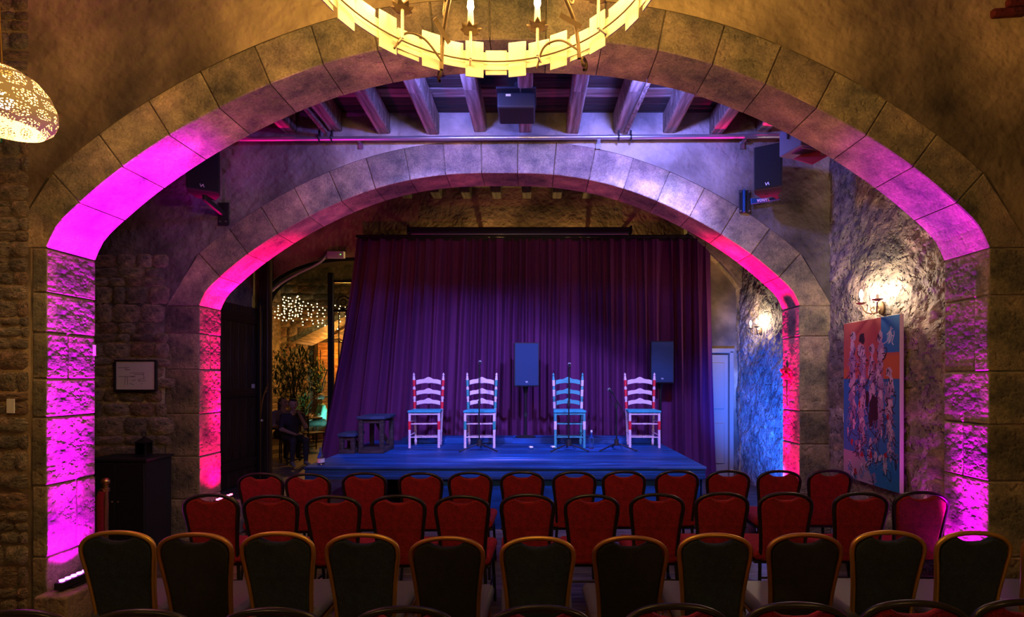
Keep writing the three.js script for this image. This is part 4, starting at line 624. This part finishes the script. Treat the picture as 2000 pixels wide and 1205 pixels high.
// ---------------------------------------------------------------- the yard beyond the gateway
struct('yard_floor', 'worn orange-brown paving of the yard', uvBox(bx(9, 0.2, 8, -6.5, -0.105, -12.9)), std([0.40, 0.22, 0.12], 0.6, { map: stoneMap, bumpMap: plasterBump, bumpScale: 0.01 }));
{
  const w = struct('wall_yard', 'old stone wall at the end of the yard'); part('masonry', uvBox(bx(9, 7, 0.4, -6.5, 3.5, -15.2)), M.mortar, w);
  rubble(w, facing(-9.6, 0, -14.99), 5, 4.6, { ch: [0.16, 0.3], sw: [0.25, 0.6], depth: 0.04 });
  const lw = struct('wall_yard_left', 'stone side wall of the yard'); part('masonry', uvBox(bx(0.4, 7, 6.4, -7.95, 3.5, -12.1)), M.mortar, lw);
  rubble(lw, facing(-7.74, 0, -10.2, Math.PI / 2), 4.6, 4.2, { ch: [0.14, 0.26], sw: [0.22, 0.5], depth: 0.04 });
  struct('wall_yard_right', 'stone side wall hiding the rest of the yard', uvBox(bx(0.4, 7, 6.4, -2.0, 3.5, -12.1)), M.mortar);
  const d = struct('door_3', 'orange painted door leaf lit by a lamp in the yard'), m = std([0.75, 0.36, 0.12], 0.6, { map: woodMap }); const q = P(633, 790, 14.6), h = P(633, 668, 14.6).y;
  part('leaf', uvBox(rb(0.62, h, 0.06, 0.01)), m, d, [q.x, h / 2, -14.9]); part('frame', merge([bx(0.08, h + 0.1, 0.12, q.x - 0.36, h / 2, -14.9), bx(0.08, h + 0.1, 0.12, q.x + 0.36, h / 2, -14.9), bx(0.8, 0.1, 0.12, q.x, h + 0.05, -14.9)]), M.darkWood, d); for (const y of [0.7, 1.5, 2.3]) part('panel', rb(0.42, 0.6, 0.03, 0.01), m, d, [q.x, y, -14.86]);
  const r = struct('yard_roof', 'sloping lean-to roof edge over the lit door'); const a = P(588, 668, 13.6), b = P(690, 618, 13.6); part('rafter', bar([a.x, a.y, a.z], [b.x, b.y, b.z], 0.14, 1.2), M.beam, r);
  const sky = struct('yard_canopy', 'dark cover over the yard', bx(9, 0.1, 8, -6.5, 7.05, -12.7), M.board);
  // wall lamp that lights the door
  const lp = V(q.x + 0.75, 2.75, -14.2), t = thing('yard_wall_lamp', 'lamp on the yard wall beside the orange door, hidden by the curtain', 'lamp', [lp.x, lp.y, lp.z]); part('bulb', new THREE.SphereGeometry(0.05, 12, 8), glow([1, 0.6, 0.2], 6), t); part('bracket', rod([0, 0.06, 0], [0, 0.1, -0.75], 0.012), M.blackMetal, t); part('lamp_cap', lathe([[0.02, 0.1], [0.1, 0.05]], 16), Object.assign(M.blackMetal.clone(), { side: THREE.DoubleSide }), t);
  const l = new THREE.PointLight(new THREE.Color().setRGB(...L.yard[1]), L.yard[0], 0, 2); l.castShadow = true; l.shadow.radius = 2.5; l.position.copy(lp); l.name = 'yard_light'; scene.add(l);
}
{ // hanging fairy lights
  const t = thing('fairy_lights', 'curtain of tiny warm fairy lights hanging in the yard', 'string lights'), m = glow([1, 0.78, 0.35], 5), bg = new THREE.SphereGeometry(0.016, 8, 6), strands = [];
  const col = (px, top, n, Z, gap) => { const a = P(px, top, Z), pts = []; for (let k = 0; k < n; k++) { const p = P(px + (hash(k, px, 3) - 0.5) * 6, top + k * gap + (hash(k, px, 4) - 0.5) * 3, Z + (hash(k, px, 5) - 0.5) * 0.2); part('light_bulb', bg, m, t, [p.x, p.y, p.z]); pts.push(p); } if (pts.length > 1) strands.push(tube(pts, 0.004, pts.length * 2, 4)); };
  for (const [px, y, n] of [[539, 608, 3], [545, 598, 5], [553, 586, 8], [558, 580, 9], [564, 583, 8], [570, 582, 9], [577, 580, 8], [584, 580, 8]]) col(px, y, n, 12.4, 5.6);
  for (const [px, y, n] of [[590, 590, 8], [600, 592, 6], [610, 594, 7], [621, 594, 8], [632, 600, 7], [652, 596, 3], [662, 598, 8], [676, 600, 4]]) col(px, y, n, 12.8, 6.2);
  strands.push(tube([[-7.7, 4.3, -12.4], P(545, 592, 12.4), P(584, 576, 12.4), P(632, 592, 12.8), [-4.6, 3.9, -12.8], [-2.25, 4.6, -12.6]], 0.006, 60, 5)); part('wire', merge(strands), M.black, t);
  const gl = new THREE.PointLight(new THREE.Color().setRGB(1, 0.72, 0.16), 0.9, 0, 2); gl.castShadow = true; gl.shadow.radius = 8; gl.position.copy(P(585, 606, 12.2)); gl.name = 'fairy_light'; scene.add(gl);
}
{ // leafy plants
  const lm = std([0.06, 0.10, 0.025], 0.7, { side: THREE.DoubleSide }), leaf = (() => { const s = new THREE.Shape(); s.moveTo(0, 0); s.quadraticCurveTo(0.035, 0.06, 0, 0.16); s.quadraticCurveTo(-0.035, 0.06, 0, 0); return new THREE.ShapeGeometry(s, 3); })();
  const bush = (px, py, Z, rx, ry, n, label) => { const c = P(px, py, Z), t = thing('potted_shrub', label, 'plant', [c.x, 0, c.z]); const gs = []; for (let k = 0; k < n; k++) { const a = rnd() * 6.283, b = Math.acos(rr(-1, 1)), r = Math.cbrt(rnd()); const g = leaf.clone().rotateX(rr(-2, 2)).rotateY(rnd() * 6.283).translate(Math.cos(a) * Math.sin(b) * r * rx, c.y + Math.cos(b) * r * ry, Math.sin(a) * Math.sin(b) * r * rx); gs.push(g); }
    const f = part('foliage', merge(gs), lm, t); f.userData.kind = 'stuff'; part('trunk', merge([tube([[0, 0.3, 0], [0.03, c.y * 0.6, 0], [0, c.y + ry * 0.3, 0]], 0.03, 12, 7), tube([[0.02, c.y * 0.6, 0], [0.2, c.y, 0.1], [0.3, c.y + ry * 0.5, 0.1]], 0.015, 10, 6), tube([[0.02, c.y * 0.6, 0], [-0.2, c.y, -0.1], [-0.35, c.y + ry * 0.4, 0]], 0.015, 10, 6)]), M.darkWood, t); part('pot', lathe([[0, 0], [0.17, 0], [0.22, 0.38], [0.24, 0.38], [0.24, 0.42], [0.2, 0.42], [0.18, 0.36], [0, 0.36]], 20), std([0.3, 0.13, 0.07], 0.8), t); };
  bush(572, 738, 12.0, 0.62, 0.75, 1100, 'large dark leafy shrub in the yard behind the seated guests'); bush(622, 742, 14.1, 0.2, 0.6, 200, 'small shrub standing before the orange door in the yard'); bush(592, 792, 13.5, 0.22, 0.32, 220, 'low bushy plant beside the seated woman in the yard');
}
// ---------------------------------------------------------------- people seated in the yard
function sdfBody(bones, n, lo, size) { // bones: [ax,ay,az,ra, bx,by,bz,rb, colour]
  const mc = new MarchingCubes(n, new THREE.MeshStandardMaterial(), false, false, 60000); mc.isolation = 0;
  const dist = (q, x, y, z) => { const dx = q[4] - q[0], dy = q[5] - q[1], dz = q[6] - q[2], l2 = dx * dx + dy * dy + dz * dz || 1e-9; const t = clamp(((x - q[0]) * dx + (y - q[1]) * dy + (z - q[2]) * dz) / l2, 0, 1); return Math.hypot(x - q[0] - dx * t, y - q[1] - dy * t, z - q[2] - dz * t) - (q[3] + (q[7] - q[3]) * t); };
  const half = n / 2, at = i => (i - half) / half; const cx = lo[0] + size / 2, cy = lo[1] + size / 2, cz = lo[2] + size / 2;
  for (let k = 0; k < n; k++) for (let j = 0; j < n; j++) for (let i = 0; i < n; i++) { const x = cx + at(i) * size / 2, y = cy + at(j) * size / 2, z = cz + at(k) * size / 2; let d = 1; for (const q of bones) { const e = dist(q, x, y, z), K = q[9] ?? 0.03, h = clamp(0.5 + 0.5 * (d - e) / K, 0, 1); d = d + (e - d) * h - K * h * (1 - h); } mc.field[i + j * n + k * n * n] = -d; }
  mc.update(); const c = mc.count, pos = new Float32Array(mc.positionArray.slice(0, c * 3)), nor = new Float32Array(mc.normalArray.slice(0, c * 3)), col = new Float32Array(c * 3);
  for (let i = 0; i < c; i++) { const x = pos[i * 3] = cx + pos[i * 3] * size / 2, y = pos[i * 3 + 1] = cy + pos[i * 3 + 1] * size / 2, z = pos[i * 3 + 2] = cz + pos[i * 3 + 2] * size / 2; let b = 9, cc = [1, 1, 1]; for (const q of bones) { const e = dist(q, x, y, z); if (e < b) { b = e; cc = q[8]; } } col.set(cc, i * 3); }
  const g = new THREE.BufferGeometry(); g.setAttribute('position', new THREE.BufferAttribute(pos, 3)); g.setAttribute('normal', new THREE.BufferAttribute(nor, 3)); g.setAttribute('color', new THREE.BufferAttribute(col, 3)); g.computeVertexNormals(); return g;
}
function hand(o, dir, skin, k) { // a relaxed hand: palm, four curled fingers, thumb
  const B = [], [x, y, z] = o, d = V(...dir).normalize(), s = V(0, 1, 0).cross(d).normalize().multiplyScalar(k), up = d.clone().cross(s).normalize();
  const pt = (a, b, c) => [x + d.x * a + s.x * b + up.x * c, y + d.y * a + s.y * b + up.y * c, z + d.z * a + s.z * b + up.z * c];
  const seg = (p, q, r1, r2) => B.push([...p, r1, ...q, r2, skin, 0.008]);
  seg(pt(-0.02, 0, 0), pt(0.05, 0, 0), 0.026, 0.03); seg(pt(0.03, 0.02, 0), pt(0.07, 0.024, 0), 0.014, 0.012); seg(pt(0.03, -0.02, 0), pt(0.07, -0.024, 0), 0.014, 0.012);
  [[-0.03, 0.05], [-0.01, 0.062], [0.011, 0.058], [0.031, 0.045]].forEach(([b, l]) => { seg(pt(0.07, b, 0), pt(0.07 + l * 0.6, b * 1.1, -0.012), 0.0095, 0.0088); seg(pt(0.07 + l * 0.6, b * 1.1, -0.012), pt(0.07 + l * 0.95, b * 1.1, -0.035), 0.0088, 0.0078); });
  seg(pt(0.01, 0.03, -0.005), pt(0.04, 0.055, -0.015), 0.012, 0.0105); seg(pt(0.04, 0.055, -0.015), pt(0.07, 0.06, -0.025), 0.0105, 0.0085); return B;
}
function seated(label, pos, turn, c, o = {}) {
  const t = thing('person', label, 'person', pos, turn), { skin, top, legs, shoes, shin = legs } = c, hd = o.headTurn ?? 0, cross = o.cross, hx = Math.sin(hd);
  const kneeR = [0.12, 0.50, 0.42], kneeL = cross ? [-0.02, 0.60, 0.42] : [-0.12, 0.50, 0.42], anR = [0.12, 0.09, 0.42], anL = cross ? [0.16, 0.28, 0.56] : [-0.13, 0.09, 0.40];
  const hR = o.handR ?? [0.12, 0.62, 0.36], hL = o.handL ?? [-0.10, 0.64, 0.34];
  const bones = [[-0.09, 0.52, 0, 0.115, 0.09, 0.52, 0, 0.115, legs], [0, 0.55, 0, 0.13, 0, 0.80, -0.02, 0.125, top], [-0.07, 0.86, -0.02, 0.115, 0.07, 0.86, -0.02, 0.115, top], [-0.15, 0.98, -0.01, 0.06, 0.15, 0.98, -0.01, 0.06, top], [0, 1.0, 0, 0.055, 0, 1.09, 0.015, 0.05, skin, 0.02],
    [0.10, 0.53, 0.03, 0.092, ...kneeR, 0.066, legs], [-0.10, 0.53, 0.03, 0.092, ...kneeL, 0.066, legs], [...kneeR, 0.062, ...anR, 0.04, shin], [...kneeL, 0.062, ...anL, 0.04, shin],
    [anR[0], anR[1] - 0.04, anR[2], 0.042, anR[0] + 0.01, 0.04, anR[2] + 0.17, 0.03, shoes], [anL[0], anL[1] - 0.03, anL[2], 0.042, anL[0] + (cross ? 0.03 : -0.01), anL[1] - (cross ? 0.09 : 0.05), anL[2] + 0.16, 0.03, shoes],
    [0.185, 0.97, -0.01, 0.056, 0.235, 0.72, 0.06, 0.044, top], [-0.185, 0.97, -0.01, 0.056, -0.235, 0.72, 0.06, 0.044, top], [0.235, 0.72, 0.06, 0.043, ...hR, 0.028, o.sleeve ? top : skin], [-0.235, 0.72, 0.06, 0.043, ...hL, 0.028, o.sleeve ? top : skin]];
  const body = sdfBody(bones, 72, [-0.75, -0.05, -0.55], 1.5);
  const hc = [0, 1.205, 0.03], H = [[hc[0], hc[1] + 0.02, hc[2] - 0.012, 0.087, hc[0], hc[1] - 0.005, hc[2] + 0.005, 0.08, skin], [0, hc[1] - 0.06, hc[2] + 0.03, 0.052, 0, hc[1] - 0.085, hc[2] + 0.045, 0.034, skin], [0, hc[1] + 0.01, hc[2] + 0.088, 0.009, 0, hc[1] - 0.025, hc[2] + 0.104, 0.013, skin, 0.01], [-0.018, hc[1] - 0.06, hc[2] + 0.078, 0.009, 0.018, hc[1] - 0.06, hc[2] + 0.078, 0.009, [0.35, 0.08, 0.07], 0.006], [0.084, hc[1] + 0.01, hc[2] - 0.005, 0.014, 0.09, hc[1] - 0.02, hc[2] - 0.003, 0.011, skin, 0.008], [-0.084, hc[1] + 0.01, hc[2] - 0.005, 0.014, -0.09, hc[1] - 0.02, hc[2] - 0.003, 0.011, skin, 0.008], [0, 1.05, 0.01, 0.05, 0, 1.12, 0.02, 0.05, skin, 0.02]];
  const head = sdfBody(H, 64, [-0.16, 1.02, -0.13], 0.32).translate(0, 0, -0.0).translate(0, -1.1, -0.02).rotateY(hd).rotateX(o.nod ?? 0).translate(0, 1.1, 0.02);
  const hands = [sdfBody(hand(hR, [hR[0] - 0.235, hR[1] - 0.72, hR[2] - 0.06], skin, 1), 52, [hR[0] - 0.13, hR[1] - 0.13, hR[2] - 0.13], 0.27), sdfBody(hand(hL, [hL[0] + 0.235, hL[1] - 0.72, hL[2] - 0.06], skin, -1), 52, [hL[0] - 0.13, hL[1] - 0.13, hL[2] - 0.13], 0.27)];
  const bm = new THREE.MeshStandardMaterial({ roughness: 0.8, vertexColors: true }); part('body', mergeGeometries([body, head, ...hands]), bm, t);
  const hp = new THREE.Group(); const hg = []; const hs = disp(new THREE.SphereGeometry(0.1, 24, 18), (x, y, z) => { const f = 1 + 0.05 * Math.sin(x * 90 + y * 40); const back = z < 0.02 ? 1 : 0.96; return [x * f * 0.98, y * f * back, z * f]; }); const p = hs.attributes.position;
  const keep = []; const ix = hs.index.array; for (let i = 0; i < ix.length; i += 3) { const z = (p.getZ(ix[i]) + p.getZ(ix[i + 1]) + p.getZ(ix[i + 2])) / 3, y = (p.getY(ix[i]) + p.getY(ix[i + 1]) + p.getY(ix[i + 2])) / 3; if (z < 0.035 || y > 0.055) keep.push(ix[i], ix[i + 1], ix[i + 2]); } hs.setIndex(keep); hg.push(hs.translate(hc[0], hc[1] + 0.022, hc[2] - 0.018)); if (o.long) hg.push(new THREE.CapsuleGeometry(0.07, 0.16, 6, 14).scale(1.1, 1, 0.6).translate(0, 1.10, -0.055));
  part('hair', merge(hg).translate(0, -1.1, -0.02).rotateY(hd).rotateX(o.nod ?? 0).translate(0, 1.1, 0.02), std(c.hair, 0.7, { side: THREE.DoubleSide }), t);
  for (const s of [-1, 1]) part('eye', new THREE.SphereGeometry(0.009, 8, 6).translate(s * 0.031, hc[1] + 0.012 - 1.1, hc[2] + 0.076 - 0.02).rotateY(hd).rotateX(o.nod ?? 0).translate(0, 1.1, 0.02), M.black, t);
  if (o.glasses) part('glasses', merge([-1, 1].map(s => new THREE.TorusGeometry(0.024, 0.004, 6, 16).translate(s * 0.03, hc[1] + 0.01 - 1.1, hc[2] + 0.088 - 0.02))).rotateY(hd).translate(0, 1.1, 0.02), M.black, t);
  return t;
}
function yardChair(x, z, turn, label) { const t = thing('cafe_chair', label, 'chair', [x, 0, z], turn); for (const sx of [-1, 1]) { part('leg', rod([sx * 0.18, 0, 0.18], [sx * 0.17, 0.44, 0.17], 0.014), M.darkWood, t); part('leg', rod([sx * 0.18, 0, -0.2], [sx * 0.17, 0.85, -0.22], 0.014), M.darkWood, t); } part('seat', rb(0.40, 0.03, 0.40, 0.01, 0, 0.43, 0), M.darkWood, t); for (const y of [0.62, 0.72, 0.82]) part('slat', rb(0.34, 0.05, 0.016, 0.006, 0, y, -0.215), M.darkWood, t); return t; }
{
  const a = P(545, 900, 10.6), b = P(572, 900, 10.05), w = P(629, 858, 13.6);
  const skin = [0.42, 0.24, 0.16], dk = [0.03, 0.028, 0.035];
  yardChair(a.x, -10.82, 0.9, 'dark slatted chair under the guest in sunglasses'); seated('person in sunglasses and patterned top seated in the yard', [a.x, 0, -10.77], 0.9, { skin, top: [0.16, 0.10, 0.08], legs: dk, shoes: [0.02, 0.02, 0.02], hair: [0.05, 0.03, 0.02] }, { headTurn: 0.3, long: true, glasses: true });
  yardChair(b.x + 0.02, -10.05, 0.75, 'dark slatted chair under the guest in dark clothes'); seated('person in dark clothes seated in the yard with hand raised to the face', [b.x + 0.02, 0, -10.0], 0.75, { skin, top: [0.025, 0.02, 0.025], legs: dk, shoes: [0.2, 0.2, 0.2], hair: [0.015, 0.012, 0.01] }, { headTurn: -0.2, handR: [0.06, 1.02, 0.22], sleeve: false, nod: 0.15 });
  yardChair(w.x, -13.6, -0.9, 'dark slatted chair under the woman in the green top'); seated('person in a pale green top with crossed legs seated beside the curtain edge', [w.x, 0, -13.55], -0.9, { skin: [0.55, 0.38, 0.30], top: [0.22, 0.55, 0.48], legs: [0.03, 0.05, 0.05], shin: [0.55, 0.40, 0.34], shoes: [0.6, 0.7, 0.65], hair: [0.12, 0.09, 0.08] }, { cross: true, headTurn: -0.3 });
  parCan([P(668, 0, 12.9).x, 0.17, -12.9], [w.x, 0.9, -13.55], 'cyan floor lamp in the yard behind the curtain edge', [0.35, 1.0, 0.8], 7, 0.6, 0.8, true);
  const e = P(604, 880, 11.6); yardChair(e.x, -11.8, 2.5, 'empty dark slatted chair between the guests in the yard');
  const tb = P(598, 850, 12.4), t = thing('cafe_table', 'small dark round table between the guests in the yard', 'table', [tb.x, 0, -12.5]); part('top', cyl(0.34, 0.34, 0.03, 0, 0.72, 0, 28), M.darkWood, t); part('column', cyl(0.03, 0.03, 0.7, 0, 0.36, 0), M.blackMetal, t); part('base', cyl(0.2, 0.22, 0.03, 0, 0.015, 0, 24), M.blackMetal, t);
  const gl = thing('glass_tumbler', 'drinking glass on the round table in the yard', 'glass', [tb.x + 0.1, 0.735, -12.4]); part('bowl', lathe([[0, 0], [0.03, 0], [0.035, 0.11], [0.032, 0.11], [0.027, 0.008], [0, 0.008]], 16), M.glass, gl);
}
renderer.render(scene, camera);
